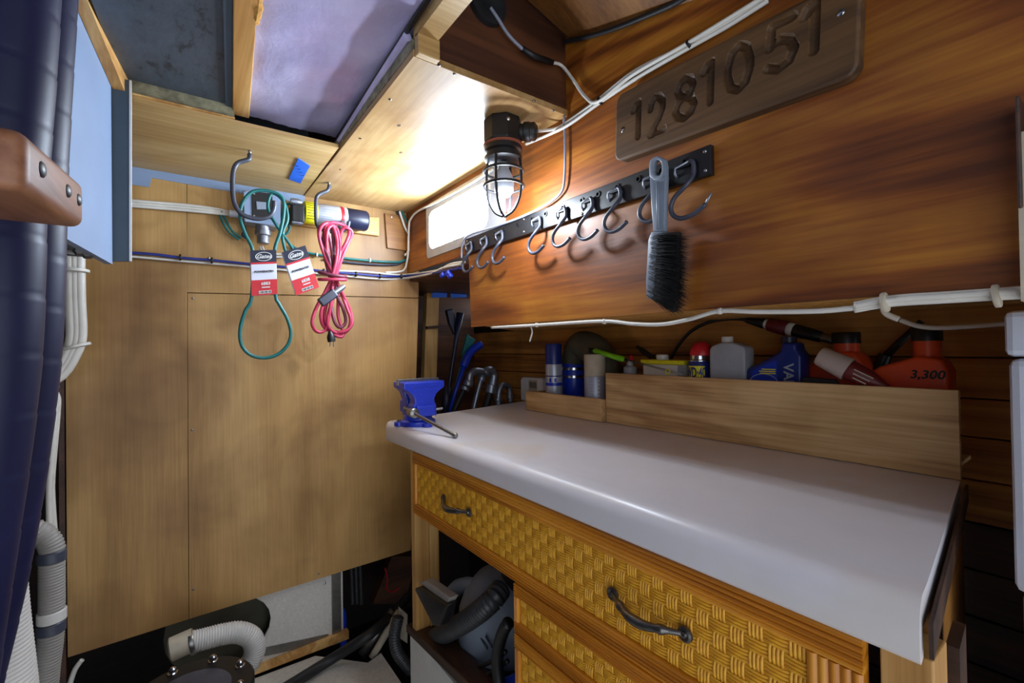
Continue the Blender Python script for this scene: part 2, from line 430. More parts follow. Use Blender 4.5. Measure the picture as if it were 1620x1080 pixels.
# ceiling
ce = thing('ceiling', (.5, 1.2, ZC), 'patchwork ceiling of plywood, foil insulation and grey sheet', kind='structure')
mk('plywood_panel', G().prism([V((.402, .88, ZC)), V((XW, .88, ZC)), V((XW, YP, ZC)), V((.41, YP, ZC))], (0, 0, .016)), MT['ply_ceiling'], ce, bevel=.001)
mk('soffit_board', G().prism([V((-.12, 1.425, ZC+.002)), V((.40, 1.42, ZC+.002)), V((.408, YP, ZC+.002)), V((-.12, YP, ZC+.002))], (0, 0, .012)), MT['ply_soffit'], ce, bevel=.001)
for a, b in ((695,103),(719,117),(617,157),(570,219),(845,160),(875,175),(538,268),(700,305)): screw(ce, P(a, b, Z=ZC), (0, 0, -1), .004, MT['pewter'])
for a, b in ((631, 198), (634, 241)):
    mk('knot', G().lathe(P(a, b, Z=ZC+.0005), [(.014, -.0005), (.011, .0004), (.003, .0006)], (0, 0, -1), 14, .7), MT['ply_dark'], ce)
SL = 0.0
def zs(y): return 1.862 + (y - 1.46) * SL
def slab(name, x0, x1, y0, y1, dz, th, m, dx=0, **k):
    return mk(name, G().prism([V((x0, y1, zs(y1)+dz)), V((x1, y1, zs(y1)+dz)), V((x1 + dx, y0, zs(y0)+dz)), V((x0 + dx, y0, zs(y0)+dz))], (0, 0, th)), m, ce, **k)
def PSL(x, y):
    r = ROT @ V(((x - CX) / F, -(y - CY) / F, -1.0)); t = (1.862 - 1.46*SL - CAM.z) / (r.z - SL*r.y); return CAM + r*t
mk('grey_sheet', G().prism([PSL(192, 122), V((-.13, 1.60, zs(1.60))), V((.135, 1.60, zs(1.60))), V((.01, .1, zs(.1))), V((-.5, .1, zs(.1))), PSL(140, -10)], (0, 0, .01)), MT['mold'], ce)
mk('unseen_roof', G().box((-.9, -1.3, 2.16), (1.6, 2.6, 2.18)), MT['mold'], ce)  # unseen ceiling over and behind the camera, added to hold back world light
mk('unseen_roof', G().box((-.9, -1.3, 1.90), (.40, .11, 1.91)), MT['mold'], ce)  # lower unseen ceiling stretch, added to block steep world light
g = G(); nx, ny = 26, 60
for j in range(ny+1):
    for i in range(nx+1):
        y = .1 + 1.4*j/ny; xl = .163 - .082*(1.46-y); x = xl + (.428-xl)*i/nx
        w = .004*math.sin(9*x*4+y*13)*math.sin(y*17) + random.uniform(-.0012, .0012)
        g.v.append(V((x, y, zs(y) + .012 + w)))
g.f = [(j*(nx+1)+i, j*(nx+1)+i+1, (j+1)*(nx+1)+i+1, (j+1)*(nx+1)+i) for j in range(ny) for i in range(nx)]
mk('foil_skin', g, MT['foil'], ce, smooth=True)
mk('gap_foam', G().prism([(-.12, 1.432, ZC+.014), (.13, 1.432, ZC+.014), (.13, 1.432, zs(1.47)+.0), (-.12, 1.432, zs(1.47)+.0)], (0, .06, 0)), MT['gapfoam'], ce)
mk('gap_lip', G().box((-.11, 1.418, ZC+.014), (.13, 1.44, ZC+.018)), MT['pine'], ce)
mk('foam_lump', G().tube(sp([V((.118, .85, zs(.85)-.004)), V((.128, .95, zs(.95)-.006)), V((.131, 1.03, zs(1.03)-.004))], 6), [.006 + .004*random.random() for _ in range(13)], 8), MT['foam'], ce)
mk('header_board', G().prism([V((.44, .885, ZC+.016)), V((XW, .885, ZC+.004)), V((XW, .885, 2.1)), V((.44, .885, 2.1))], (0, .02, 0)), MT['ply_dark'], ce)
A = V((.69, .885, 2.07)); B = V((XW, .862, 2.0)); C_ = V((XW, .40, 1.85)); D = A + C_ - B
mk('upper_board', G().prism([A, B, C_, D], (.0, 0, .015)), MT['ply_brown'], ce)
# ceiling beams and battens
mk('trim_3', G().prism([V((.128, 1.46, zs(1.46)-.012)), V((.168, 1.46, zs(1.46)-.012)), V((.168-.111, .1, zs(.1)-.012)), V((.128-.111, .1, zs(.1)-.012))], (0, 0, .05)), MT['pine'], kind='structure', bevel=.002, label='bare pine ceiling beam between the grey sheet and the foil')
mk('trim_4', G().prism([V((.112, 1.46, zs(1.46)-.006)), V((.127, 1.46, zs(1.46)-.006)), V((.127-.111, .1, zs(.1)-.006)), V((.112-.111, .1, zs(.1)-.006))], (0, 0, .05)), MT['paint_slate'], kind='structure', label='dark grey strip along the left side of the pine beam')  # dark grey strip forming the beam's left side
t5 = thing('trim_5', (.4, 1.2, ZC + .016), 'wooden carrier along the inner edge of the bright plywood ceiling panel', kind='structure')
mk('carrier', G().box((.402, .885, ZC+.0165), (.43, YP, ZC+.04)), MT['gapfoam'], t5)
mk('beam', G().box((.405, .3, ZC+.04), (.45, .884, ZC+.10)), MT['ply_soffit'], t5)
mk('edging', G().tube([V((.392, .4, ZC+.075)), V((.396, .9, 1.868)), V((.398, 1.42, 1.84))], .006, 8), MT['black'], t5)
mk('foil_edge', G().tube([V((.398, .90, 1.858)), V((.398, 1.10, 1.850)), V((.400, 1.42, 1.832))], [.010, .007, .005], 8), MT['foil'], t5)
mk('side_board', G().box((.43, .886, ZC+.04), (.438, YP, 2.1)), MT['ply_dark'], t5)
mk('end_block', G().box((.405, .862, ZC+.0), (.455, .88, ZC+.045)), MT['ply_soffit'], t5, bevel=.002)
# ================================================================== BENCH
ct = G()
prof = []   # (x, z) section of the rolled worktop
for k in range(7):
    a = math.radians(90 + 90*k/6); prof.append((.655 + .03*math.cos(a), .892 + .03*math.sin(a)))
prof = [(.70, .92)] + prof + [(.625, .862), (.632, .856), (.65, .856), (.65, .885), (.70, .885)]
def endy(x): return 1.69 + (x - .625) * .19
rings = []
def ring(sc, dy, left):
    o = []
    for x, z in prof:
        y = endy(x) - dy if left else .14 + dy + (x - .625)*.11
        xx = x if not left else max(x, .625 + sc)
        o.append(V((xx, y, z)))
    return o
secs = [ring(.035, 0, True), ring(.018, .006, True), ring(.006, .018, True), ring(0, .036, True)]
secs += [[V((x, 1.69 - .036 - (1.69-.036-.16)*t, z)) for x, z in prof] for t in (.25, .5, .75)]
secs += [ring(0, 0, False)]
npf = len(prof); vs = [p for s_ in secs for p in s_]
fs = [(i*npf+k, i*npf+(k+1) % npf, (i+1)*npf+(k+1) % npf, (i+1)*npf+k) for i in range(len(secs)-1) for k in range(npf)]
fs += [tuple(range(npf)), tuple(range((len(secs)-1)*npf, len(secs)*npf))[::-1]]
ct.add(vs, fs)
ct.prism([V((.70, endy(.70), .92)), V((1.49, endy(1.49), .92)), V((1.49, .42, .92)), V((1.262, .235, .92)), V((1.24, .21, .92)), V((.70, .14 + .075*.11, .92))], (0, 0, -.035))
wt = thing('worktop', (1.0, .9, .885), 'white laminate worktop with a rolled front edge and faint yellow stains', 'worktop')
mk('slab', ct, MT['laminate'], wt, smooth=2)
mk('raw_end', G().prism([V((.64, .136, .90)), V((1.235, .202, .917)), V((1.235, .202, .885)), V((.64, .136, .862))], (0, -.004, 0)), MT['darkwood'], wt)
# cabinet under the worktop
XF = .645
cb = thing('drawer_cabinet', (1.0, .8, 0), 'bench cabinet with woven rattan drawer fronts in orange stained frames', 'cabinet')
def reeded(y0, y1, z0, z1, x, vertical, n=5, th=.018):
    """reeded moulding as an extrusion of beads"""
    g = G(); prof = []
    a0, a1 = (y0, y1) if vertical else (z0, z1)
    w = (a1 - a0) / n
    for i in range(n):
        for q in range(5):
            t = q / 4; prof.append((a0 + w*(i + t), -.0035*math.sin(math.pi*t)))
    sec = [(a, x + d) for a, d in prof] + [(a1, x + th), (a0, x + th)]
    m_ = len(sec)
    mkp = (lambda a, xx, e: V((xx, a, e))) if vertical else (lambda a, xx, e: V((xx, e, a)))
    e0, e1 = (z0, z1) if vertical else (y0, y1)
    vs = [mkp(a, xx, e0) for a, xx in sec] + [mkp(a, xx, e1) for a, xx in sec]
    fs = [(i, (i+1) % m_, m_ + (i+1) % m_, m_ + i) for i in range(m_)] + [tuple(range(m_)), tuple(range(m_, 2*m_))[::-1]]
    return g.add(vs, fs)
def weave_cell(w, h, horiz):
    """a bundle of four cane strands arching over the strands it crosses"""
    g = G(); ns = 4
    L, W = (w, h) if horiz else (h, w)
    for s_ in range(ns):
        b0 = -W/2 + W*s_/ns + W*.025; b1 = -W/2 + W*(s_+1)/ns - W*.025; bm_ = (b0+b1)/2
        st = []
        jit = random.uniform(-.0004, .0004)
        for t in (0, .25, .75, 1):
            a = -L/2 + L*t; lift = -.0034*math.sin(math.pi*min(max(t, .0), 1))**.6 + .0008
            st.append([(a, b0, lift + .0011), (a, bm_, lift - .0013 + jit), (a, b1, lift + .0011)])
        o = len(g.v)
        for r_ in st:
            for a, b, d in r_: g.v.append(V((d, a, b)) if horiz else V((d, b, a)))
        for i in range(3):
            for k in range(2): g.f.append((o+i*3+k, o+i*3+k+1, o+(i+1)*3+k+1, o+(i+1)*3+k))
    return g
def weave(parent, y0, y1, z0, z1, cw, ch, x, limit=300):
    """basket weave: horizontal and vertical bundles in turn"""
    nc = max(1, round((y1-y0)/cw)); nr = max(1, round((z1-z0)/ch)); cw = (y1-y0)/nc; ch = (z1-z0)/nr
    src = {}
    org = ORG[parent]
    for r_ in range(nr):
        for c in range(nc):
            hz = (r_ + c) % 2 == 0
            p = V((x, y0 + cw*(c+.5), z0 + ch*(r_+.5)))
            var = (hz, (r_*7 + c*3) % 3)
            if var not in src:
                g = weave_cell(cw*1.22 if hz else cw*.80, ch*.92 if hz else ch*1.16, hz)
                g.v = [q + p for q in g.v]
                src[var] = mk('cane_bundle', g, MT['rattan'], parent, smooth=True, org=p)
            else: dup(src[var], p, parent)
def pull(parent, yc, zc, L=.165):
    h = thing('handle', (XF, yc, zc), parent=parent)
    h['label'] = 'aged pewter bow handle'
    pts = [V((XF - .004, yc + L*.43, zc)), V((XF - .016, yc + L*.30, zc-.001)), V((XF - .028, yc + L*.12, zc-.004)), V((XF-.030, yc, zc-.005)), V((XF - .028, yc - L*.12, zc-.004)), V((XF - .016, yc - L*.30, zc-.001)), V((XF - .004, yc - L*.43, zc))]
    q = sp(pts, 6); nq = len(q)
    rs = [.0045 + .0045*math.sin(math.pi*i/(nq-1))**2 + (.0022 if i in (7, 8, nq-8, nq-9) else 0) for i in range(nq)]
    mk('bow', G().tube(q, rs, 10), MT['pewter'], h, smooth=True)
    for s_ in (-1, 1):
        mk('rosette', G().lathe((XF - .001, yc + s_*L*.45, zc), [(.013, 0), (.0125, .004), (.009, .006), (.0055, .0045), (.004, .008), (.001, .009)], (-1, 0, 0), 16), MT['pewter'], h, smooth=2)
def drawer(name, y0, y1, z0, z1, fr, cw, ch, pulls, rails=5):
    d = thing(name, (XF, (y0+y1)/2, z0), parent=cb)
    mk('top_rail', reeded(y0, y1, z1-fr, z1, XF, False, rails), MT['orangewood'], d, smooth=2)
    mk('bottom_rail', reeded(y0, y1, z0, z0+fr*.85, XF, False, rails), MT['orangewood'], d, smooth=2)
    mk('stile', reeded(y1-fr*.5, y1, z0+fr*.85, z1-fr, XF, True, 3), MT['orangewood_v'], d, smooth=2)
    mk('stile', reeded(y0, y0+fr*1.5, z0+fr*.85, z1-fr, XF, True, 5), MT['orangewood_v'], d, smooth=2)
    mk('backing', G().box((XF+.008, y0+.01, z0+.01), (XF+.016, y1-.01, z1-.01)), MT['rattan'], d)
    weave(d, y0+fr*1.5, y1-fr*.5, z0+fr*.85, z1-fr, cw, ch, XF+.006)
    for p in pulls: pull(d, *p)
    return d
drawer('drawer', .196, 1.462, .640, .848, .040, .0268, .0225, [(1.165, .746), (.503, .742)])
drawer('drawer', .196, .888, .522, .636, .030, .0262, .0215, [])
drawer('drawer', .196, .888, .30, .518, .034, .0262, .0215, [(.54, .41)])
mk('post', G().box((.648, 1.462, .236), (.70, 1.492, .856)), MT['pine_v'], cb, bevel=.002)
mk('post', G().box((.70, 1.455, .10), (.735, 1.49, .636)), MT['pine_v'], cb, bevel=.002)
mk('post', G().box((.652, .135, 0), (.71, .182, .854)), MT['pine_v'], cb, bevel=.002)
mk('end_panel', G().prism([V((.72, .146, .10)), V((1.22, .205, .10)), V((1.22, .205, .88)), V((.72, .146, .88))], (0, .014, 0)), MT['ply_brown'], cb)
mk('end_batten', G().prism([V((.73, .14, .12)), V((.80, .146, .12)), V((.80, .146, .84)), V((.73, .14, .84))], (0, -.012, 0)), MT['darkwood'], cb)
mk('divider', G().box((.665, .872, .10), (1.2, .886, .64)), MT['darkwood'], cb)
mk('back_panel', G().box((1.075, .89, .06), (1.09, 1.66, .86)), MT['ply_soffit'], cb)
mk('bottom_shelf', G().box((.70, .14, .07), (1.17, 1.49, .088)), MT['darkwood'], cb)
mk('low_front', G().box((.655, .89, -.02), (.668, 1.53, .205)), MT['white'], cb)
mk('low_rail', G().prism([V((.64, .89, .265)), V((.64, 1.53, .205)), V((.64, 1.53, .232)), V((.64, .89, .30))], (.07, 0, 0)), MT['darkwood'], cb, bevel=.003)
# vise ------------------------------------------------------------------
vc = V((.705, 1.55, .9205))
vz = thing('bench_vise', vc, 'blue bench vise with a steel cross handle on the worktop corner', 'vise')
mk('base', G().lathe(vc, [(.062, 0), (.064, .004), (.063, .016), (.052, .022), (.050, .034), (.046, .040)], n=28), MT['vise'], vz, smooth=2)
for a in (35, 155, 275):
    t = math.radians(a); c = vc + V((math.cos(t)*.066, math.sin(t)*.066, 0))
    mk('lug', G().lathe(c, [(.018, 0), (.018, .012), (.015, .014)], n=14), MT['vise'], vz, smooth=2)
    mk('bolt', G().lathe(c + V((0, 0, .014)), [(.008, 0), (.008, .007), (.005, .008)], n=6), MT['steel'], vz)
def jaw(y0, y1, xs, name):
    # front silhouette in X-Z, extruded along Y
    return mk(name, G().prism([V((vc.x + a, y0, .92 + b)) for a, b in xs], (0, y1 - y0, 0)), MT['vise'], vz, bevel=.004, seg=2)
sil = [(-.046, .036), (.046, .036), (.044, .078), (.038, .084), (.038, .100), (.046, .114), (.062, .128), (.078, .136), (.078, .160), (-.078, .160), (-.078, .136), (-.062, .128), (-.046, .114), (-.038, .100), (-.038, .084), (-.044, .078)]
jaw(vc.y - .062, vc.y - .014, sil, 'front_jaw')
sil2 = [(-.040, .034), (.040, .034), (.040, .09), (.050, .12), (.072, .140), (.072, .158), (-.072, .158), (-.072, .140), (-.05, .12), (-.040, .09)]
jaw(vc.y + .004, vc.y + .05, sil2, 'rear_jaw')
mk('screw_block', G().box(vc + V((-.036, -.074, .038)), vc + V((.036, -.058, .076))), MT['vise'], vz, bevel=.005)
mk('badge', G().box(vc + V((-.05, -.0635, .139)), vc + V((.05, -.061, .156))), MT['vise'], vz, bevel=.001)
mk('slide', G().box(vc + V((-.028, -.05, .04)), vc + V((.028, .10, .085))), MT['vise'], vz, bevel=.004)
for y in (-.012, .001): mk('jaw_plate', G().box(vc + V((-.079, y-.004, .146)), vc + V((.079, y+.004, .168))), MT['steel'], vz, bevel=.001)
sc_ = P(650, 652, Y=vc.y - .074)
mk('screw_boss', G().lathe(sc_, [(.013, -.01), (.013, .012), (.017, .014), (.017, .03), (.012, .034)], (0, -1, 0), 18), MT['steel'], vz, smooth=2)
hd = V((1, -.42, -.36)).normalized(); hc_ = sc_ + V((0, -.024, 0))
hb = P(719, 688, Z=.930); hc_ = sc_ + V((0, -.024, 0)); ha = hc_ - (hb - hc_).normalized()*.05
mk('cross_handle', G().tube([ha, hb], .0058, 10).lathe(hb, [(.0085, -.004), (.009, .006), (.006, .010)], hb - ha, 12).lathe(ha, [(.007, -.006), (.008, .004)], hb - ha, 12), MT['steel'], vz, smooth=2)
mk('lock_lever', G().tube([vc + V((.045, .01, .045)), vc + V((.10, .0, .05))], .005, 8).lathe(vc + V((.045, .01, .035)), [(.010, 0), (.010, .02), (.006, .024)], n=10), MT['steel'], vz, smooth=2)

# boxes at the back of the worktop ---------------------------------------
bb = thing('parts_box', (1.35, .67, .92), 'long tall wooden box holding bottles along the back of the worktop', 'box')
mk('front_board', G().box((1.243, .210, .9215), (1.258, 1.132, 1.098)), MT['boxwood'], bb, bevel=.001)
mk('end_board', G().box((1.259, 1.118, .9215), (1.48, 1.131, 1.09)), MT['boxwood'], bb)
mk('bottom_board', G().box((1.259, .232, .9215), (1.48, 1.117, .93)), MT['boxwood'], bb)
mk('back_board', G().box((1.481, .40, .9215), (1.49, 1.131, 1.02)), MT['boxwood'], bb)
sb = thing('small_tray', (1.3, 1.35, .92), 'low open wooden tray holding spray cans beside the vise end', 'tray')
mk('front_board', G().box((1.222, 1.138, .9215), (1.242, 1.575, 1.004)), MT['boxwood'], sb, bevel=.003)
mk('end_board', G().box((1.243, 1.138, .9215), (1.45, 1.156, 1.000)), MT['boxwood'], sb, bevel=.002)
mk('end_board', G().box((1.243, 1.558, .9215), (1.45, 1.575, 1.000)), MT['boxwood'], sb, bevel=.002)
mk('bottom_board', G().box((1.243, 1.157, .9215), (1.45, 1.557, .93)), MT['boxwood'], sb)
BZ = .9305
TO = math.pi + .75      # azimuth that faces the viewer from the back of the bench
# cans and bottles
def wrap_patch(g, c, R, a0, a1, z0, z1, n=5):
    c = V((c[0], c[1], 0)); o = len(g.v)
    for k in range(n+1):
        a = a0 + (a1-a0)*k/n; q = c + V((math.cos(a)*R, math.sin(a)*R, 0)); g.v += [q + V((0, 0, z0)), q + V((0, 0, z1))]
    g.f += [(o+2*k, o+2*k+2, o+2*k+3, o+2*k+1) for k in range(n)]
def can(name, c, r, h, parts, label, cat, n=28):
    t = thing(name, (c[0], c[1], BZ), label, cat)
    for nm, prof, m in parts: mk(nm, G().lathe((c[0], c[1], BZ), prof, n=n), MT[m], t, smooth=2)
    return t
c1 = P(876, 580, X=1.295); r = .0355
t = can('spray_can', (c1.x, c1.y), r, 0, [('body', [(r*.96, 0), (r, .004), (r, .186), (r*.97, .19)], 'silverlabel'), ('cap', [(r*1.0, .1905), (r*.99, .27), (r*.93, .277)], 'navyblue'), ('blue_band', [(r*1.003, .10), (r*1.006, .101), (r*1.006, .112), (r*1.003, .113)], 'blue'), ('blue_band', [(r*1.003, .138), (r*1.006, .139), (r*1.006, .142), (r*1.003, .143)], 'navyblue')], 'tall spray can with a dark blue cap and pale blue label', 'spray can')
g = G()
for a in (-.35, .25):
    wrap_patch(g, (c1.x, c1.y), r*1.006, TO + a - .14, TO + a + .14, BZ + .115, BZ + .132)
mk('print', g, MT['blue'], t)
c2 = P(941, 590, X=1.29); r = .041
t = can('spray_can', (c2.x, c2.y), r, 0, [('body', [(r*.97, 0), (r, .004), (r, .148), (r*.98, .150)], 'lavender'), ('cap', [(r*.99, .1505), (r*.985, .228), (r*.95, .233), (.002, .2335)], 'cream')], 'grey spray can with a plain off-white cap at the tray end', 'spray can')
g = G()
for q in range(6): wrap_text(g, '-' * (5 + q % 3), .012, (c2.x, c2.y, BZ + .07 + q*.011), r*1.003, TO - .3, ex=(1, .5))
for q in range(5): wrap_text(g, '*', .016, (c2.x, c2.y, BZ + .075 + q*.014), r*1.003, TO + .35)
mk('print', g, MT['white'], t)
# blue coupling with olive elbow
ce_ = P(908, 600, X=1.40)
el = thing('exhaust_elbow', (ce_.x, ce_.y, BZ), 'olive rubber elbow with a blue coupling and two steel clamps', 'pipe fitting')
mk('coupling', G().lathe((ce_.x, ce_.y, BZ), [(.046, 0), (.05, .005), (.052, .19), (.049, .195)], n=28), MT['blue'], el, smooth=2)
for z in (.128, .162):
    mk('hose_clamp', G().lathe((ce_.x, ce_.y, BZ + z), [(.0525, 0), (.0535, .001), (.0535, .011), (.0525, .012)], n=28), MT['chrome'], el, smooth=2)
ep = [V((ce_.x, ce_.y, BZ+.16)), V((ce_.x, ce_.y-.006, BZ+.215)), V((ce_.x+.0, ce_.y-.05, BZ+.265)), V((ce_.x+.0, ce_.y-.12, BZ+.25)), V((ce_.x+.0, ce_.y-.17, BZ+.20)), V((ce_.x, ce_.y-.185, BZ+.14))]
q = sp(ep, 6); mk('elbow', G().tube(q, [.047 + .016*min(1, i/12) for i in range(len(q))], 24), MT['olive'], el, smooth=True)
# white bottle behind the tray
wbx = P(847, 615, X=1.46)
t = thing('white_box', (1.46, wbx.y, .92), 'small white plastic box with a printed sticker behind the tray', 'box')
mk('case', G().prism([V((1.43, wbx.y + a, .9205 + b)) for a, b in ((-.09, 0), (.085, 0), (.085, .105), (.07, .12), (-.09, .12))], (.05, 0, 0)), MT['white'], t, bevel=.006)
mk('sticker', G().box((1.4285, wbx.y-.05, .975), (1.43, wbx.y+.015, 1.03)), MT['cream'], t)
g = G()
for q in range(5): g.box((1.4275, wbx.y-.045+q*.011, .99), (1.4285, wbx.y-.040+q*.011, 1.02))
mk('print', g, MT['black'], t)
# silhouettes extruded along X, from photo outlines at their real depth
def solid(name, px, X, th, m, parent=None, bevel=.006, **k):
    pts = PS(px, X=X); 
    return mk(name, G().prism(pts, (th, 0, 0)), MT[m], parent, bevel=bevel, smooth=2, seg=3, **k)
def zb(x, X): # photo row of the box floor at depth X
    a = P(x, 560, X=X); p = ROT.transposed() @ (V((X, a.y, BZ)) - CAM); return CY - F*p.y/(-p.z)
# tub with yellow lid
X0 = 1.33
t = thing('putty_tub', P(1047, zb(1047, X0), X=X0), 'white tub with a yellow lid and white screw cap', 'tub')
solid('tub', [(1017, zb(1017,X0)), (1079, zb(1079,X0)), (1080, 577), (1016, 575)], X0, .07, 'white', t, .008)
solid('lid', [(1012.5, 575.5), (1082, 577.5), (1082, 570.5), (1013, 568.5)], X0-.004, .078, 'yellow', t, .003)
cc = P(1048, 569, X=X0+.035); mk('cap', G().lathe(cc, [(.021, 0), (.021, .017), (.018, .019)], n=20), MT['white'], t, smooth=2)
solid('label', [(1072, 578), (1081, 578), (1081, 600), (1072, 600)], X0-.0015, .001, 'lavender', t, 0)
# blue and yellow oil can
c3 = P(1107, 590, X=1.335); r = .034; t = thing('lubricant_can', (c3.x, c3.y, BZ), 'blue and yellow spray lubricant can with a red dome cap', 'spray can')
zt = P(1107, 571, X=1.335).z - BZ
mk('body', G().lathe((c3.x, c3.y, BZ), [(r*.97, 0), (r, .004), (r, zt-.002), (r*.97, zt)], n=32), MT['navyblue'], t, smooth=2)
mk('rim', G().lathe((c3.x, c3.y, BZ), [(r*1.01, zt), (r*1.02, zt+.003), (r*.82, zt+.006), (r*.80, zt+.018), (r*.70, zt+.020)], n=32), MT['chrome'], t, smooth=2)
mk('cap', G().lathe((c3.x+.004, c3.y-.004, BZ), [(r*1.0, zt+.018), (r*1.03, zt+.022), (r*.97, zt+.034), (r*.78, zt+.05), (r*.4, zt+.060), (.001, zt+.063)], n=32), MT['red'], t, smooth=2)
g = G()
for k in range(13):
    a0 = TO - 1.5 + 1.75*k/13; a1 = TO - 1.5 + 1.75*(k+1)/13
    pass
    z0, z1 = BZ + zt - .085, BZ + zt - .014
    q0 = V((math.cos(a0), math.sin(a0), 0))*(r+.0006); q1 = V((math.cos(a1), math.sin(a1), 0))*(r+.0006); cc = V((c3.x, c3.y, 0))
    g.add([cc+q0+V((0,0,z0)), cc+q1+V((0,0,z0)), cc+q1+V((0,0,z1)), cc+q0+V((0,0,z1))], [(0,1,2,3)])
mk('yellow_label', g, MT['yellow'], t, fixn=False)
g = wrap_text(G(), 'WD·40', .036, (c3.x, c3.y, BZ + zt - .036), r*1.025, TO - .62, ex=(.60, 1.25))
mk('lettering', g, MT['navyblue'], t)
# grey translucent bottle
X0 = 1.30; t = thing('grey_bottle', P(1152, zb(1152,X0), X=X0), 'cloudy grey square bottle with a white screw cap', 'bottle')
solid('body', [(1122.5, zb(1122,X0)), (1178.5, zb(1181,X0)), (1178.5, 553), (1175, 548), (1160, 542), (1141, 541.5), (1126, 547), (1122, 552)], X0, .055, 'bottlegrey', t, .010)
for q in range(7): solid('rib', [(1130, 560+q*4.5), (1172, 560.5+q*4.5), (1172, 561.7+q*4.5), (1130, 561.2+q*4.5)], X0-.0012, .002, 'bottlegrey', t, 0)
cc = P(1151, 542.5, X=X0+.0275); mk('cap', G().lathe(cc, [(.0165, -.002), (.0165, .017), (.015, .019)], n=20), MT['white'], t, smooth=2)
# blue oil quart
X0 = 1.31; t = thing('oil_bottle', P(1224, zb(1224,X0), X=X0), 'blue motor oil bottle with a sloping shoulder and upright spout', 'bottle')
solid('body', [(1178, zb(1178,X0)), (1268, zb(1268,X0)), (1268, 562), (1259, 552), (1259, 542), (1236, 541), (1234, 554), (1224, 562), (1182, 583), (1178, 588)], X0, .06, 'navyblue', t, .009)
cc = P(1248, 541, X=X0+.03); mk('cap', G().lathe(cc, [(.019, -.003), (.019, .014), (.017, .016)], n=20), MT['navy'], t, smooth=2)
solid('label', [(1188, 604), (1190, 586), (1228, 569), (1230, 604)], X0-.001, .001, 'blue', t, 0)
g = G()
for q, w in enumerate((22, 26, 25)):
    a = P(1227 - w, 584.5 + q*3.2, X=X0-.0015); b = P(1227, 583.5 + q*3.2, X=X0-.0015); zz = (a.z+b.z)/2; g.box((X0-.002, a.y, zz-.0014), (X0-.0012, b.y, zz+.0014))
mk('print', g, MT['yellow'], t)
cc = P(1208, 606, X=X0-.0012); g = G().tube([cc + V((0, math.cos(a)*.038, math.sin(a)*.026)) for a in [i*math.pi/14 for i in range(15)]], .0012, 6); mk('print', g, MT['silverlabel'], t)
cc = P(1247, 598, X=X0-.0012); g = put_text(G(), 'VALVOLINE', .034, cc - V((0, 0, .050)), (0, 0, -1), (0, -1, 0), bold=True); mk('lettering', g, MT['silverlabel'], t)
# red jugs
def jug(pts, neck, X0, label, name='fuel_jug'):
    t = thing(name, P(sum(p[0] for p in pts)/len(pts), zb(pts[0][0], X0), X=X0), label, 'jug')
    solid('body', pts, X0, .075, 'jugred', t, .016)
    nx, ny, nr, nh = neck; c = P(nx, ny, X=X0+.037)
    mk('neck', G().lathe(c, [(nr*1.35, -.022), (nr*1.05, -.006), (nr, .004), (nr, nh)], n=24), MT['jugred'], t, smooth=2)
    mk('cap', G().lathe(c, [(nr*1.12, nh), (nr*1.12, nh+.026), (nr*1.05, nh+.029)], n=24), MT['black'], t, smooth=2)
    return t
X0 = 1.375
jug([(1266, zb(1266,X0)), (1372, zb(1372,X0)), (1371, 580), (1362, 566), (1352, 556), (1326, 555), (1316, 566), (1275, 578), (1266, 586)], (1339, 558, .028, .025), X0, 'orange-red plastic jug half hidden behind the tilted glue tube')
X0 = 1.30
t = jug([(1376, zb(1376,X0)), (1501, zb(1501,X0)), (1501, 588), (1490, 570), (1484, 566), (1450, 563), (1440, 566), (1390, 580), (1376, 588)], (1467, 564, .024, .035), X0, 'orange-red plastic jug marked 3,300 at the right end of the box')
cc = P(1466, 593, X=X0-.001); mk('lettering', put_text(G(), '3,300', .026, cc, (0, -1, 0), (0, 0, 1), shear=.2, bold=True), MT['black'], t)
# glue tube leaning on the box front
a, b, c = P(1296, 562, X=1.255), P(1342, 584, X=1.262), P(1398, 608, X=1.275)
t = thing('glue_tube', c, 'tilted tube with a frosted cap and dark red printed body', 'tube')
ax = (b - a).normalized()
mk('cap', G().lathe(a, [(.021, 0), (.024, .006), (.028, (b-a).length)], ax, 20), MT['clearplastic'], t, smooth=2)
mk('nozzle', G().lathe(a.lerp(b, .35), [(.006, 0), (.009, .01), (.014, .045)], ax, 14), MT['cream'], t, smooth=2)
mk('body', G().lathe(b, [(.023, 0), (.0235, .006), (.020, (c-b).length*.6), (.008, (c-b).length*1.15)], ax, 20), MT['darkred'], t, smooth=2)
g = G(); up = V((0,0,1)); rt = ax; u2 = (up - rt*up.dot(rt)).normalized()
for q in range(3): g.obox(b + ax*.035 + V((-.0235,0,0)) + u2*(.010-.009*q), ax*(.02-.003*q), u2*.0013, V((.0006,0,0)))
mk('print', g, MT['cream'], t)
# small black packet
solid('packet', [(1267, 612), (1330, 612), (1322, 600), (1272, 596), (1267, 600)], 1.30, .01, 'black', None, .003, label='small black packet with a white edge between oil bottle and jug', cat='packet')
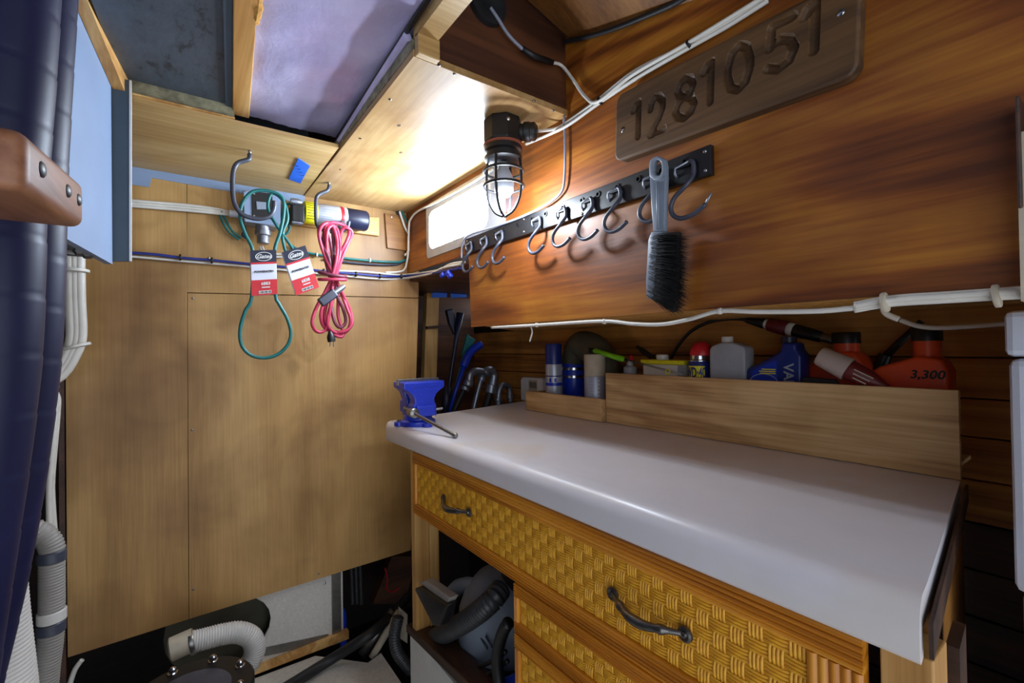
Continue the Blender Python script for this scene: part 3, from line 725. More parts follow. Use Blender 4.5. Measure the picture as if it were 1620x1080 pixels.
# hand pick with green handle resting on the box edge
a, b, c = P(934, 553, X=1.30), P(989, 569, X=1.288), P(1079, 593, X=1.262)
t = thing('wire_pick', b, 'bright green handled pick resting across the tray and box edge', 'tool')
ax = (b-a).normalized(); L = (b-a).length
mk('grip', G().lathe(a + ax*.02, [(.008, 0), (.011, .008), (.0095, L*.5), (.011, L*.8), (.006, L-.018)], ax, 16), MT['green'], t, smooth=2)
mk('butt', G().lathe(a - ax*.005, [(.006, 0), (.010, .006), (.0105, .028)], ax, 16), MT['black'], t, smooth=2)
mk('ferrule', G().lathe(b - ax*.003, [(.007, 0), (.006, .012)], ax, 12), MT['black'], t, smooth=2)
mk('prong', G().tube([b, c], .0016, 6), MT['steel'], t, smooth=True); mk('prong', G().tube([b + V((0,0,.004)), c + V((0,0,.004))], .0016, 6), MT['steel'], t, smooth=True)
cc = P(1057, 588, X=1.266); mk('ring', G().tube([cc + V((-.002, math.cos(i*.524)*.009, math.sin(i*.524)*.009)) for i in range(12)], .0018, 6, closed=True), MT['yellow'], t, smooth=True)
# little clutter behind the tub
X0 = 1.36; t = thing('small_bottle', P(1000, zb(1000,X0), X=X0), 'small grey bottle with a red tip beside the yellow lidded tub', 'bottle')
cc = P(997, 590, X=X0); mk('body', G().lathe((cc.x, cc.y, BZ), [(.024, 0), (.024, cc.z-BZ+.022), (.012, cc.z-BZ+.03), (.010, cc.z-BZ+.05)], n=20), MT['plasticgrey'], t, smooth=2)
mk('tip', G().lathe((cc.x, cc.y-.006, cc.z+.045), [(.010, 0), (.009, .014), (.003, .022)], n=14), MT['red'], t, smooth=2)
a, b = P(1008, 548, X=1.43), P(1035, 568, X=1.425); cc = V((b.x, b.y, BZ))
mk('marker', G().tube([a, a.lerp(b, .4), b, V((b.x-.005, b.y-.04, BZ+.01))], [.006, .011, .011, .009], 12), MT['black'], smooth=True, label='black marker leaning behind the yellow lidded tub', cat='pen')
# torch with black hose
t = thing('torch', P(1240, 525, X=1.43), 'red and black torch with a black hose lying above the bottles', 'torch')
g = G().tube(sp(PS([(1060, 570), (1072, 548), (1092, 525), (1120, 510), (1155, 504), (1190, 506)], X=1.44), 8), .006, 8); mk('hose', g, MT['black'], t, smooth=True)
def seg(px0, px1, X, r0, r1, m, nm):
    a, b = P(*px0, X=X), P(*px1, X=X); mk(nm, G().lathe(a, [(r0*.9, 0), (r0, .003), (r1, (b-a).length-.003), (r1*.9, (b-a).length)], b-a, 16), MT[m], t, smooth=2)
seg((1180, 506), (1210, 512), 1.44, .008, .016, 'black', 'boot'); seg((1210, 512), (1216, 513), 1.44, .014, .014, 'white', 'collar')
seg((1216, 513), (1246, 520), 1.44, .020, .022, 'darkred', 'grip'); seg((1246, 519), (1256, 522), 1.44, .019, .019, 'white', 'collar')
seg((1256, 522), (1300, 533), 1.44, .019, .016, 'black', 'barrel'); seg((1296, 532), (1322, 539), 1.44, .012, .012, 'steel', 'tip')
t = thing('black_rod', P(1420, 555, X=1.44), 'black rod leaning behind the right hand jug', 'rod')
mk('rod', G().tube(PS([(1458, 508), (1430, 535), (1398, 567)], X=1.44), [.007, .008, .010], 10), MT['black'], t, smooth=True)
mk('socket', G().lathe(P(1398, 567, X=1.44), [(.014, -.01), (.018, .03), (.018, .09)], V((0, .4, -1)), 14), MT['black'], t, smooth=2)
# ================================================================== RIGHT WALL
XS = XW - .002
# carved number board: routed grooves as real relief
def carved():
    # corners on the wall plane (y, z): TL, TR, BR, BL
    TL, TR, BR, BL = P(974, 152, X=XW-.024), P(1363, -48, X=XW-.024), P(1366, 92, X=XW-.024), P(984, 266, X=XW-.024)
    W = (TL - TR).length; H = ((TL - BL).length + (TR - BR).length)/2
    nx, ny = 380, 100; R = .022
    dig = {
     '1': [[(-.05, .80), (.12, .93), (.46, .97)], [(.46, .97), (.46, .03)]],
     '2': [[(.08, .72), (.13, .88), (.32, .98), (.60, .96), (.80, .80), (.78, .62), (.60, .40), (.25, .15), (.10, .03)], [(.10, .03), (.88, .05)]],
     '8': [[(.5, .98), (.25, .92), (.14, .76), (.25, .60), (.5, .53), (.75, .60), (.86, .76), (.75, .92), (.5, .98)], [(.5, .53), (.2, .44), (.06, .26), (.2, .08), (.5, .0), (.8, .08), (.94, .26), (.8, .44), (.5, .53)]],
     '0': [[(.5, .99), (.22, .88), (.08, .6), (.08, .38), (.22, .1), (.5, .0), (.78, .1), (.92, .38), (.92, .6), (.78, .88), (.5, .99)]],
     '5': [[(.85, .97), (.22, .95), (.16, .52)], [(.16, .52), (.45, .62), (.78, .52), (.92, .3), (.78, .08), (.45, .0), (.12, .1)]]}
    # digit cells placed from the photo: (char, left x, right x, centre y) along the board in fractions
    cells = []
    def uv(px, py):
        p = P(px, py, X=XW-.024); ex = (TR-TL).normalized(); ez = V((0,0,1)); ez = (ez - ex*ez.dot(ex)).normalized()
        d = p - TL; return d.dot(ex), -d.dot(ez)
    segs = []
    for ch, (x0, yb0), (x1, yt1) in [('1', (1002, 216), (1019, 160)), ('2', (1026, 211), (1054, 150)), ('8', (1066, 187), (1101, 121)),
                                     ('1', (1113, 162), (1137, 95)), ('0', (1147, 141), (1190, 70)), ('5', (1208, 112), (1262, 26)), ('1', (1272, 80), (1308, 2))]:
        u0, v0 = uv(x0, yb0); u1, v1 = uv(x1, yt1)
        hgt = .078
        vm = (v0 + v1)/2
        for st in dig[ch]:
            pts = [(u0 + (u1-u0)*a, vm + hgt/2 - hgt*b) for a, b in st]
            segs += list(zip(pts, pts[1:]))
    S = np.array([(a[0], a[1], b[0], b[1]) for a, b in segs])
    ex = (TR-TL).normalized(); nrm = V((-1, 0, 0))
    ez = (V((0,0,1)) - ex*ex.z).normalized()
    uu, vv = np.meshgrid(np.linspace(0, 1, nx+1), np.linspace(0, 1, ny+1))
    v = vv*H
    inset = np.where(v < R, R - np.sqrt(np.maximum(R*R - (R-v)**2, 0)), np.where(v > H-R, R - np.sqrt(np.maximum(R*R - (v-H+R)**2, 0)), 0))
    u = inset + uu*(W - 2*inset)
    d = np.full(u.shape, 9.)
    for x0, y0, x1, y1 in S:
        L2 = (x1-x0)**2 + (y1-y0)**2 + 1e-12
        t = np.clip(((u-x0)*(x1-x0) + (v-y0)*(y1-y0))/L2, 0, 1)
        d = np.minimum(d, np.hypot(u-x0-t*(x1-x0), v-y0-t*(y1-y0)))
    rw = .0078
    depth = np.where(d < rw, .0095*np.maximum(1-(d/rw)**3, 0)**.5, 0)
    edge = np.minimum(np.minimum(u - inset, W - inset - u), np.minimum(v, H - v)); depth += np.where(edge < .004, (.004-edge)*.8, 0)
    g = G()
    for j in range(ny+1):
        for i in range(nx+1):
            g.v.append(TL + ex*float(u[j, i]) - ez*float(v[j, i]) - nrm*float(depth[j, i]))
    g.f = [(j*(nx+1)+i, j*(nx+1)+i+1, (j+1)*(nx+1)+i+1, (j+1)*(nx+1)+i) for j in range(ny) for i in range(nx)]
    per = [j*(nx+1) for j in range(ny+1)] + [ny*(nx+1)+i for i in range(1, nx+1)] + [j*(nx+1)+nx for j in range(ny-1, -1, -1)] + [i for i in range(nx-1, 0, -1)]
    o = len(g.v)
    for k in per: g.v.append(V((XW - .001, g.v[k].y, g.v[k].z)))
    m_ = len(per); g.f += [(per[k], per[(k+1) % m_], o+(k+1) % m_, o+k) for k in range(m_)] + [tuple(range(o, o+m_))]
    return g
sg = thing('number_board', P(1170, 180, X=XW), 'teak board with the carved number 1281051 on the orange wall', 'sign')
mk('board', carved(), MT['sign'], sg, smooth=2)
for a, b in ((985, 205), (1330, 20)): screw(sg, P(a, b, X=XW-.024), (-1, 0, 0), .0055)
# hook rail ---------------------------------------------------------------
rl = thing('hook_rail', (XW, .94, 1.527), 'long black tool rail with screw holes on the orange wall', 'tool rail')
mk('rail', G().prism([V((XW-.014, .475, 1.522)), V((XW-.014, 1.40, 1.528)), V((XW-.014, 1.40, 1.581)), V((XW-.014, .475, 1.580))], (.013, 0, 0)), MT['black'], rl, bevel=.0015)
hooks_px = [(746, 387), (770, 380), (795, 370), (855, 349), (895, 331), (937, 317), (981, 300), (1040, 283), (1093, 260)]
hy = [P(a, b, X=XW-.016).y for a, b in hooks_px]
for y in [1.36, 1.29, 1.215, 1.16, 1.09, 1.02, .96, .89, .82, .765, .705, .645, .585, .53]:
    mk('socket', G().lathe((XW-.0135, y, 1.564), [(.0075, 0), (.0072, .003), (.0045, .003), (.004, .0005)], (-1, 0, 0), 12), MT['black'], rl, smooth=2)
for y, z in ((.487, 1.57), (.487, 1.533), (.82, 1.53), (1.06, 1.535), (1.06, 1.572), (1.385, 1.57)): screw(rl, (XW-.0145, y, z), (-1, 0, 0), .004)
HK = [(-.001, -.028), (-.0, -.010), (.0, .0), (-.030, .004), (-.036, -.002), (-.036, -.022), (-.030, -.040), (-.006, -.056), (.003, -.072), (-.002, -.088), (-.018, -.097), (-.042, -.095), (-.064, -.084)]
names = ['first grey vinyl hook at the window end of the black rail', 'second grey vinyl hook from the window end of the rail', 'third grey vinyl hook from the window end of the rail',
         'fourth grey vinyl hook, first after the empty socket gap', 'fifth grey vinyl hook on the black rail', 'sixth grey vinyl hook on the black rail', 'seventh grey vinyl hook, last before the brush',
         'grey vinyl hook holding up the hand brush', 'grey vinyl hook with bent tip beyond the brush, nearest the viewer']
for i, (y, lb) in enumerate(zip(hy, names)):
    h = thing('tool_hook', (XW-.03, y, 1.45), lb, 'hook', 'wire hooks on the black rail')
    s_ = 1.0 if i < 8 else 1.12
    z0 = 1.556
    pts = [V((XW-.020 - (.012 if b < -.03 else 0), y + .033 + a*s_, z0 + b*s_)) for a, b in HK]
    q = sp(pts[3:], 5)
    mk('staple', G().tube([V((XW-.012, y+.033, z0-.02))] + pts[1:4], .0026, 8), MT['zinc'], h, smooth=True)
    mk('coat', G().tube(q, .0047, 8), MT['vinyl'], h, smooth=True)
    mk('bracket', G().box((XW-.020, y, z0-.004), (XW-.0145, y+.030, z0+.006)), MT['black'], h, bevel=.001)
    if i == 8: mk('tip', G().tube([pts[-1], pts[-1] + V((0, -.012, .018))], .0025, 8), MT['zinc'], h, smooth=True)
# hand brush --------------------------------------------------------------
xb = XW - .045
br = thing('hand_brush', P(1050, 497, X=xb), 'grey handled counter brush with black bristles hanging from the rail', 'brush')
op = PS([(1034, 250), (1041, 247), (1048, 251), (1052, 270), (1051, 300), (1051, 345), (1048, 366), (1033, 366), (1031, 330), (1026, 290), (1027, 262)], X=xb)
hole = [P(1040 + 6*math.cos(t), 262 + 10*math.sin(t), X=xb) for t in [i*2*math.pi/11 for i in range(11)]]
# handle as a lofted ring so the hanging hole stays open
def loft(outer, inner, th):
    n = len(outer); g = G(); off = V((th, 0, 0))
    g.add(outer + inner + [p+off for p in outer] + [p+off for p in inner],
          [(i, (i+1) % n, n+(i+1) % n, n+i) for i in range(n)] + [(2*n+i, 3*n+i, 3*n+(i+1) % n, 2*n+(i+1) % n) for i in range(n)] +
          [(i, 2*n+i, 2*n+(i+1) % n, (i+1) % n) for i in range(n)] + [(n+i, n+(i+1) % n, 3*n+(i+1) % n, 3*n+i) for i in range(n)])
    return g
cen = P(1040, 262, X=xb)
def ang(p): return math.atan2(p.z-cen.z, -(p.y-cen.y))
handle_out = [P(x, y, X=xb) for x, y in [(1052, 262), (1050, 252), (1045, 248), (1040, 246.5), (1034, 248), (1028, 253), (1026, 262), (1027, 278), (1034, 286), (1046, 286), (1052, 276)]]
handle_in = [P(1040 + (x-1040)*.52, 263 + (y-263)*.62, X=xb) for x, y in [(1052, 262), (1050, 252), (1045, 248), (1040, 246.5), (1034, 248), (1028, 253), (1026, 262), (1027, 278), (1034, 286), (1046, 286), (1052, 276)]]
g = loft(handle_out, handle_in, .014)
g.prism(PS([(1027, 277), (1034, 284), (1046, 284), (1052.5, 276), (1051, 320), (1050, 366), (1033, 366), (1030, 325)], X=xb), (.014, 0, 0))
mk('handle', g, MT['greyplastic'], br, bevel=.002, smooth=2)
mk('handle_rib', G().tube(PS([(1040, 288), (1040.5, 325), (1041, 362)], X=xb-.001), .003, 8), MT['greyplastic'], br, smooth=True)
mk('block', G().prism(PS([(1030, 366), (1052, 366), (1040, 372), (1033, 470), (1028, 474), (1022, 470), (1021, 445), (1025, 380)], X=xb-.004), (.03, 0, 0)), MT['greyplastic'], br, bevel=.003, smooth=2)
g = G(); ba0, ba1 = P(1036, 374, X=xb+.012), P(1030, 468, X=xb+.012)
for i in range(2600):
    t = random.random(); w = random.uniform(-.016, .016)
    b0 = ba0.lerp(ba1, t) + V((w, 0, 0)); L = random.uniform(.060, .084) * (1 - .15*max(0, t-.75)*4*.6)
    tip = b0 + V((w*.35 + random.gauss(0, .003), -L, random.gauss(-.012, .006) - .030*t))
    mid = b0.lerp(tip, .55) + V((0, 0, .0015)); s_ = .0006
    g.add([b0 + V((0, 0, s_)), b0 - V((0, 0, s_)), mid - V((s_, 0, 0)), mid + V((s_, 0, s_)), tip], [(0, 1, 2, 3), (3, 2, 4)])
for i in range(18):
    t = i/17; b0 = ba0.lerp(ba1, t); g.tube([b0, b0 + V((0, -.058, -.010 - .022*t))], [.006, .008], 7)
tag(mk('bristles', g, MT['bristle'], br, fixn=False), kind='stuff')
# caged lamp --------------------------------------------------------------
lc = V((.712, .998, ZC))
lm = thing('cage_lamp', lc - V((0, 0, .262)), 'black caged glass lamp hanging from the bright plywood ceiling panel', 'lamp')
mk('housing', G().lathe(lc, [(.050, .001), (.052, .006), (.052, .062), (.049, .066)], (0, 0, -1), 8, rot=.39), MT['black'], lm, bevel=.002)
mk('gasket', G().lathe(lc, [(.051, .0665), (.0535, .068), (.0535, .073), (.051, .0745)], (0, 0, -1), 28), MT['gasket'], lm, smooth=2)
mk('collar', G().lathe(lc, [(.051, .075), (.051, .086), (.045, .090), (.045, .098), (.051, .100), (.051, .108), (.042, .112)], (0, 0, -1), 28), MT['black'], lm, smooth=2)
mk('glass_globe', G().lathe(lc, [(.037, .112), (.038, .12), (.037, .20), (.033, .222), (.022, .238), (.008, .245), (.001, .246)], (0, 0, -1), 28), MT['lampglass'], lm, smooth=True)
mk('bulb', G().lathe(lc, [(.012, .115), (.014, .13), (.024, .15), (.028, .17), (.026, .19), (.016, .204), (.001, .208)], (0, 0, -1), 24), MT['frost'], lm, smooth=True)
for z, r in ((.138, .053), (.178, .054)):
    mk('cage_ring', G().tube([lc + V((math.cos(i*.262)*r, math.sin(i*.262)*r, -z)) for i in range(24)], .0038, 8, closed=True), MT['black'], lm, smooth=True)
for k in range(4):
    t = k*math.pi/2 + .55; d = V((math.cos(t), math.sin(t), 0))
    pts = [lc + d*r - V((0, 0, z)) for r, z in ((.046, .100), (.0495, .13), (.050, .18), (.043, .218), (.026, .246), (.004, .258))]
    mk('cage_bar', G().tube(sp(pts, 5), .0036, 8), MT['black'], lm, smooth=True)
ld = bpy.data.lights.new('lamp_light', 'POINT'); ld.energy = LAMP_WATTS; ld.color = (.78, .88, 1.0); ld.shadow_soft_size = .022
lo = bpy.data.objects.new('lamp_light', ld); COL.objects.link(lo); lo.parent = lm; lo.location = lc + V((0, 0, -.224)) - ORG[lm]
gd = V((.72, -.69, 0)).normalized(); gp = lc + V((0, 0, -.036))
mk('gland', G().lathe(gp, [(.022, .046), (.022, .056), (.026, .058), (.026, .072), (.024, .074), (.024, .086), (.014, .094)], gd, 14), MT['black'], lm, smooth=2)
for a in (.3, 2.4): screw(lm, lc + V((math.cos(a-2.2)*.053, math.sin(a-2.2)*.053, -.02)), (math.cos(a-2.2), math.sin(a-2.2), 0), .005)
# wiring -------------------------------------------------------------------
def wires(name, lists, m, label, cat='cable', r=.004, ties=(), tiem='black', group=None):
    allp = [p for l in lists for p in l]
    base = V((sum(p.x for p in allp)/len(allp), sum(p.y for p in allp)/len(allp), min(p.z for p in allp)))
    t = thing(name, base, label, cat, group)
    for l in lists: mk('wire', G().tube(sp(l, 8), r, 8), MT[m], t, smooth=True)
    for (p, d, rr) in ties: mk('cable_tie', G().lathe(p - V(d).normalized()*.003, [(rr, 0), (rr*1.05, .001), (rr*1.05, .005), (rr, .006)], d, 12), MT[tiem], t, smooth=2)
    return t
xc = XW - .010
gl = gp + gd*.094
wires('lamp_cable', [[gl, P(880, 203, X=xc), P(905, 188, X=xc), P(946, 158, X=xc), P(1005, 112, X=xc), P(1092, 69, X=xc), P(1150, 36, X=xc), P(1215, -6, X=xc)],
                     [P(832, 228, X=xc), P(870, 212, X=xc), P(900, 197, X=xc-.006), P(948, 163, X=xc), P(1010, 122, X=xc), P(1093, 74, X=xc), P(1150, 42, X=xc), P(1215, 1, X=xc)],
                     [P(873, 99, Y=.872), P(889, 104, Y=.872), P(908, 128, X=xc), P(925, 152, X=xc), P(946, 161, X=xc-.006), P(1000, 119, X=xc-.004), P(1092, 66, X=xc-.006), P(1215, -9, X=xc-.006)]], 'cable',
      'white cables running along the orange wall from the lamp past the number board', r=.0042, ties=[(P(950, 159, X=xc), (0, 1, -.35), .010), (P(1091, 70, X=xc), (0, 1, -.4), .010)])
t = wires('sleeved_cable', [[P(776, 12, Y=.87), P(788, 30, Y=.868), P(805, 56, Y=.868), P(828, 79, Y=.868)]], 'greycable', 'grey cable with a black sleeve crossing the dark header board', r=.0042)
mk('sleeve', G().tube(PS([(826, 77), (846, 90), (874, 99)], Y=.868), [.007, .0085, .007], 10), MT['black'], t, smooth=True)
mk('grommet', G().lathe(P(770, 8, Y=.884), [(.05, 0), (.048, .012), (.03, .014), (.02, .01)], (0, -1, 0), 24), MT['rubber'], t, smooth=2)
for a, b in ((889, 115), (843, 102)): pass
wires('header_cable', [PS([(893, 66), (930, 58), (975, 44), (1020, 26), (1062, 8), (1090, -8)], X=xc)], 'rubber', 'black cable along the top corner of the orange wall', r=.006)
wires('rail_cable', [[P(892, 184, X=xc), P(894, 230, X=xc), P(893, 280, X=xc), P(887, 305, X=xc), P(860, 326, X=xc-.006), P(820, 345, X=xc-.008), P(775, 361, X=xc-.008), P(742, 372, X=xc-.008), P(732, 385, X=xc-.004), P(730, 408, X=xc)]], 'greycable', 'thin grey cable hanging from the ceiling to the end of the black rail', r=.0034)
wires('window_cable', [[P(780, 268, X=xc), P(735, 296, X=xc), P(690, 320, X=xc), P(661, 334, X=xc), P(650, 346, X=xc), P(647, 358, X=xc), P(646, 392, X=xc-.004), P(644, 412, X=xc-.004), P(637, 428, Y=YP-.012), P(610, 431, Y=YP-.012)]], 'cable', 'white cable along the top edge of the window down into the corner', r=.0045)
# cables along the lower edge of the orange sheet
wires('low_cable', [PS([(778, 518), (850, 514), (950, 508), (1000, 512), (1045, 513), (1090, 505), (1138, 492), (1200, 493), (1290, 492), (1350, 487), (1410, 480), (1500, 474), (1640, 464)], X=xc+.004)], 'cable', 'single white cable clipped under the lower edge of the orange sheet', r=.0042,
      ties=[(P(956, 508.5, X=xc+.004), (0, 1, 0), .006), (P(1139, 492, X=xc+.004), (0, 1, 0), .006), (P(849, 514, X=xc+.004), (0, 1, 0), .006)], tiem='cable')
wires('cable_bundle', [PS([(1352, 484 + a), (1410, 474 + a), (1500, 468 + a), (1580, 463 + a), (1650, 459 + a)], X=xc + .002 + b) for a, b in ((-3, 0), (0, -.005), (4, .0), (7, .004))], 'cable', 'bundle of white cables under the orange sheet near the white appliance', r=.0040,
      ties=[(P(1400, 478, X=xc), (0, 1, -.1), .014), (P(1577, 468, X=xc), (0, 1, -.1), .014)], tiem='cream')
wires('drop_cable', [PS([(1396, 484), (1402, 496), (1422, 505)], X=1.0), PS([(1424, 506), (1455, 516), (1500, 518), (1600, 511)], X=1.25)], 'cable', 'white cable dropping behind the bundle above the right hand jug', r=.005)
wires('tail_wire', [PS([(840, 517), (842, 525), (840, 534), (838, 540)], X=XW)], 'cable', 'short loose white cable tail below the orange sheet', r=.0022)
# post and white appliance at the right ------------------------------------
t = thing('trim_6', (.82, .0, 1.24), 'cream post with a wooden edging at the right border', kind='structure')
yp_ = P(1613, 400, X=.80).y; mk('post', G().box((.80, -.20, 1.243), (XW-.001, yp_, P(1610, 210, X=.80).z)), MT['cream'], t); ye_ = P(1608, 240, X=.797).y; mk('edging', G().box((.795, yp_ - .004, P(1608, 330, X=.797).z), (XW-.001, ye_, P(1608, 152, X=.797).z)), MT['darkwood'], t, bevel=.002)
fr = thing('white_appliance', (1.1, -.2, 0), 'tall white appliance with a rounded lid at the right border', 'appliance')
mk('lid', G().box((.90, -.5, 1.175), (1.40, .106, 1.236)), MT['fridge'], fr, bevel=.008)
mk('door', G().box((.90, -.5, .86), (1.40, .103, 1.172)), MT['fridge'], fr, bevel=.010)
mk('base', G().box((.905, -.5, 0), (1.40, .096, .857)), MT['fridge_dirty'], fr, bevel=.004)
# ================================================================== BACK BULKHEAD
# outlet box
YB = 1.865
gb = thing('outlet_box', P(413, 400, Y=YP), 'grey metal outlet box with a black socket face on the bulkhead', 'outlet box')
q4 = PS([(386, 303), (442.5, 310), (443, 362), (387, 350)], Y=YB)
mk('box', G().prism([p + (p - sum(q4, V())/4)*-.06 for p in q4], (0, YP - YB - .001, 0)), MT['plasticgrey'], gb, bevel=.004)
mk('cover', G().prism(PS([(385, 300), (444, 307), (444, 358), (386, 350)], Y=YB-.004), (0, .006, 0)), MT['paint_blue'], gb, bevel=.002)
mk('face_plate', G().prism(PS([(398, 302), (431, 306), (432, 347), (399, 343)], Y=YB-.007), (0, .004, 0)), MT['black'], gb, bevel=.001)
mk('socket', G().prism(PS([(405, 318), (425, 320), (425, 331), (406, 331)], Y=YB-.011), (0, .005, 0)), MT['greyplastic'], gb, bevel=.002)
for a, b in ((389, 302.5), (440, 309.5), (389, 348), (441, 355), (402, 306), (429, 310), (402, 341), (430, 345)): screw(gb, P(a, b, Y=YB-.008), (0, -1, 0), .0035)
cc = P(416, 358, Y=YB+.03); mk('conduit_nut', G().lathe(cc, [(.024, -.01), (.024, .015), (.027, .017), (.027, .033), (.020, .036), (.020, .062), (.014, .066)], (0, 0, -1), 16), MT['zinc'], gb, smooth=2)
cc = P(383, 340, Y=YB+.04); mk('side_gland', G().lathe(cc, [(.013, 0), (.013, .04)], (-1, 0, 0), 14), MT['plasticgrey'], gb, smooth=2)
wires('outlet_cable', [PS([(415, 390), (420, 398), (436, 402), (455, 401), (470, 404)], Y=YP-.03), PS([(411, 390), (416, 400), (432, 406), (452, 406)], Y=YP-.02)], 'cable', 'short white cable curving below the outlet box', r=.004)
# pump on its board
bd = mk('backboard', G().prism(PS([(438, 332), (600, 344), (600, 373), (438, 352)], Y=YP-.022), (0, .021, 0)), MT['pine_v'], label='pale wooden mounting board behind the cylinder on the bulkhead', cat='board', bevel=.002)
a, b = P(463, 333, Y=1.872), P(579, 350, Y=1.872); ax = (b-a).normalized(); L = (b-a).length
pm = thing('solenoid_cylinder', (a+b)/2 - V((0, 0, .043)), 'black and silver cylinder with a yellow warning label on the bulkhead', 'pump')
def cyl(nm, t0, t1, r, m, n=28): mk(nm, G().lathe(a + ax*(L*t0), [(r*.97, 0), (r, .002), (r, L*(t1-t0)-.002), (r*.97, L*(t1-t0))], ax, n), MT[m], pm, smooth=2)
mk('head', G().prism(PS([(462, 322), (482, 324), (482, 352), (462, 349)], Y=1.835), (0, .07, 0)), MT['black'], pm, bevel=.004)
cyl('yellow_label', .14, .30, .0425, 'yellow'); cyl('body', .30, .62, .0418, 'silverlabel'); cyl('red_stripe', .60, .655, .0422, 'red'); cyl('tag', .655, .70, .0422, 'cardwhite'); cyl('motor', .70, .995, .0415, 'navy'); cyl('end_cap', .995, 1.01, .038, 'black')
g = G(); fr_ = V((0, -1, 0)); upv = ax.cross(fr_); 
for q in range(7):
    for (t0, t1) in ((.155, .285),):
        an = -.75 + q*.25; d = fr_*math.cos(an) + upv*math.sin(an)*-1; tn = upv*math.cos(an)+fr_*math.sin(an)
        g.obox(a + ax*(L*(t0+t1)/2) + d*.0426, ax*(L*(t1-t0)/2), tn*.0011, d*.0004)
mk('print', g, MT['black'], pm)
g = G()
for q in range(6):
    an = -.8 + q*.22; d = fr_*math.cos(an) - upv*math.sin(an); tn = upv*math.cos(an)+fr_*math.sin(an)
    g.obox(a + ax*(L*.44) + d*.0419, ax*(L*(.09 + .02*(q % 3))), tn*.0008, d*.0004)
mk('print', g, MT['greyplastic'], pm)
for px in ((468, 319), (470, 351)):
    c = P(*px, Y=1.85); mk('fitting', G().lathe(c, [(.010, -.018), (.012, -.006), (.012, .008), (.008, .02)], ax, 10), MT['zinc'], pm, smooth=2)
cc = P(545, 352, Y=1.835); mk('outlet', G().tube([cc, cc + V((-.012, -.03, -.02)), cc + V((-.03, -.045, -.04))], [.012, .012, .015], 10), MT['zinc'], pm, smooth=True)
for u in (588, 594): 
    for v in (352, 368): screw(bd, P(u, v, Y=YP-.0225), (0, -1, 0), .003)
# teal and white cables
YA = YP - .014
wires('teal_cable', [PS([(470, 330), (456, 322), (448, 334), (444, 355), (450, 370), (458, 362), (456, 345), (468, 352)], Y=YA-.02), PS([(460, 388), (480, 398), (512, 404), (560, 410), (610, 414), (636, 413), (650, 402), (655, 385), (650, 362), (638, 340), (636, 334)], Y=YA)], 'teal', 'teal cable looping from the cylinder along the bulkhead into the corner', r=.0048,
      ties=[(P(501, 403, Y=YA), (1, 0, 0), .009), (P(585, 411.5, Y=YA), (1, 0, 0), .009)], tiem='cable')
wires('dark_cable', [PS([(512, 410), (560, 416), (610, 419), (634, 416), (646, 402), (648, 385), (640, 355), (628, 335)], Y=YA+.004), PS([(380, 350), (388, 362), (384, 372), (395, 380)], Y=YA-.01)], 'navy', 'dark cable running beside the teal cable on the bulkhead', r=.0045)
wires('corner_cable', [PS([(632, 334), (640, 358), (647, 372), (649, 388), (644, 400), (640, 404)], Y=YA-.012)], 'cable', 'white cable rising to the ceiling over the small plywood patch', r=.005)
wires('supply_cable', [PS([(190, 316 + k), (240, 320 + k), (300, 325 + k), (345, 331 + k*.8), (362, 335 + k*.5), (378, 337)], Y=YA - .004*j) for j, k in enumerate((0, 4, 8))], 'cable', 'white flat cable from the left to the outlet box', r=.0055)
wires('teal_pair', [PS([(350, 334), (358, 350), (368, 366), (382, 376)], Y=YA-.006), PS([(346, 336), (354, 354), (364, 369), (378, 379)], Y=YA-.006)], 'teal', 'pair of teal wires curving down left of the outlet box', r=.004)
wires('blue_line', [PS([(190, 399), (240, 402), (290, 408), (340, 412), (400, 418), (470, 424), (520, 430), (560, 433), (610, 437), (645, 436)], Y=YA-.01) + [P(690, 431, X=XW-.012), P(728, 424, X=XW-.01)]], 'linenavy', 'thin blue line running right across the bulkhead', r=.0048,
      ties=[(P(a, b, Y=YA-.008), (1, 0, 0), .0105) for a, b in ((285, 407), (335, 412), (512, 429), (563, 433.5), (601, 436.5), (635, 437))])
wires('grey_line', [PS([(190, 404), (290, 413), (400, 422), (500, 432), (600, 441), (640, 440)], Y=YA) + [P(680, 433, X=XW-.012), P(700, 424, X=XW-.012), P(730, 418, X=XW-.01)], PS([(530, 428), (580, 430), (620, 434), (645, 434)], Y=YA-.004) + [P(690, 428, X=XW-.008), P(712, 418, X=XW-.008), P(735, 414, X=XW-.006)]], 'cable', 'pale lines tied beside the blue line on the bulkhead', r=.0042)
t = thing('blue_connectors', P(708, 432, X=XW-.012), 'cluster of small blue cable connectors at the corner of the orange wall', 'connector')
for a, b in ((700, 435), (709, 432), (712, 436)): mk('connector', G().lathe(P(a, b, X=XW-.014), [(.004, -.012), (.009, -.008), (.009, .008), (.004, .012)], (0, -1, .3), 10), MT['blue'], t, smooth=2)
# ceiling hooks
def hook(px0, Y0, pts, label, r=.0068):
    h = thing('ceiling_hook', P(*pts[-1], Y=Y0), label, 'hook')
    l = [P(*px0, Z=ZC)] + PS(pts, Y=Y0)
    mk('coat', G().tube(sp(l[1:], 6), r, 10), MT['vinyl'], h, smooth=True)
    mk('shank', G().tube([l[0], l[1]], .0045, 8), MT['steel'], h, smooth=True)
hook((395, 238), 1.592, [(395, 244), (393, 252), (376, 258), (369, 272), (368, 300), (372, 324), (385, 340), (408, 346), (426, 342), (433, 330), (434, 318)], 'grey coated hook in the soffit board holding the green belts')
hook((520, 288), 1.74, [(521, 293), (518, 301), (504, 308), (500, 318), (500, 345), (503, 358), (516, 365), (538, 366), (549, 360), (552, 350)], 'grey coated hook in the bright ceiling panel holding the red cord')
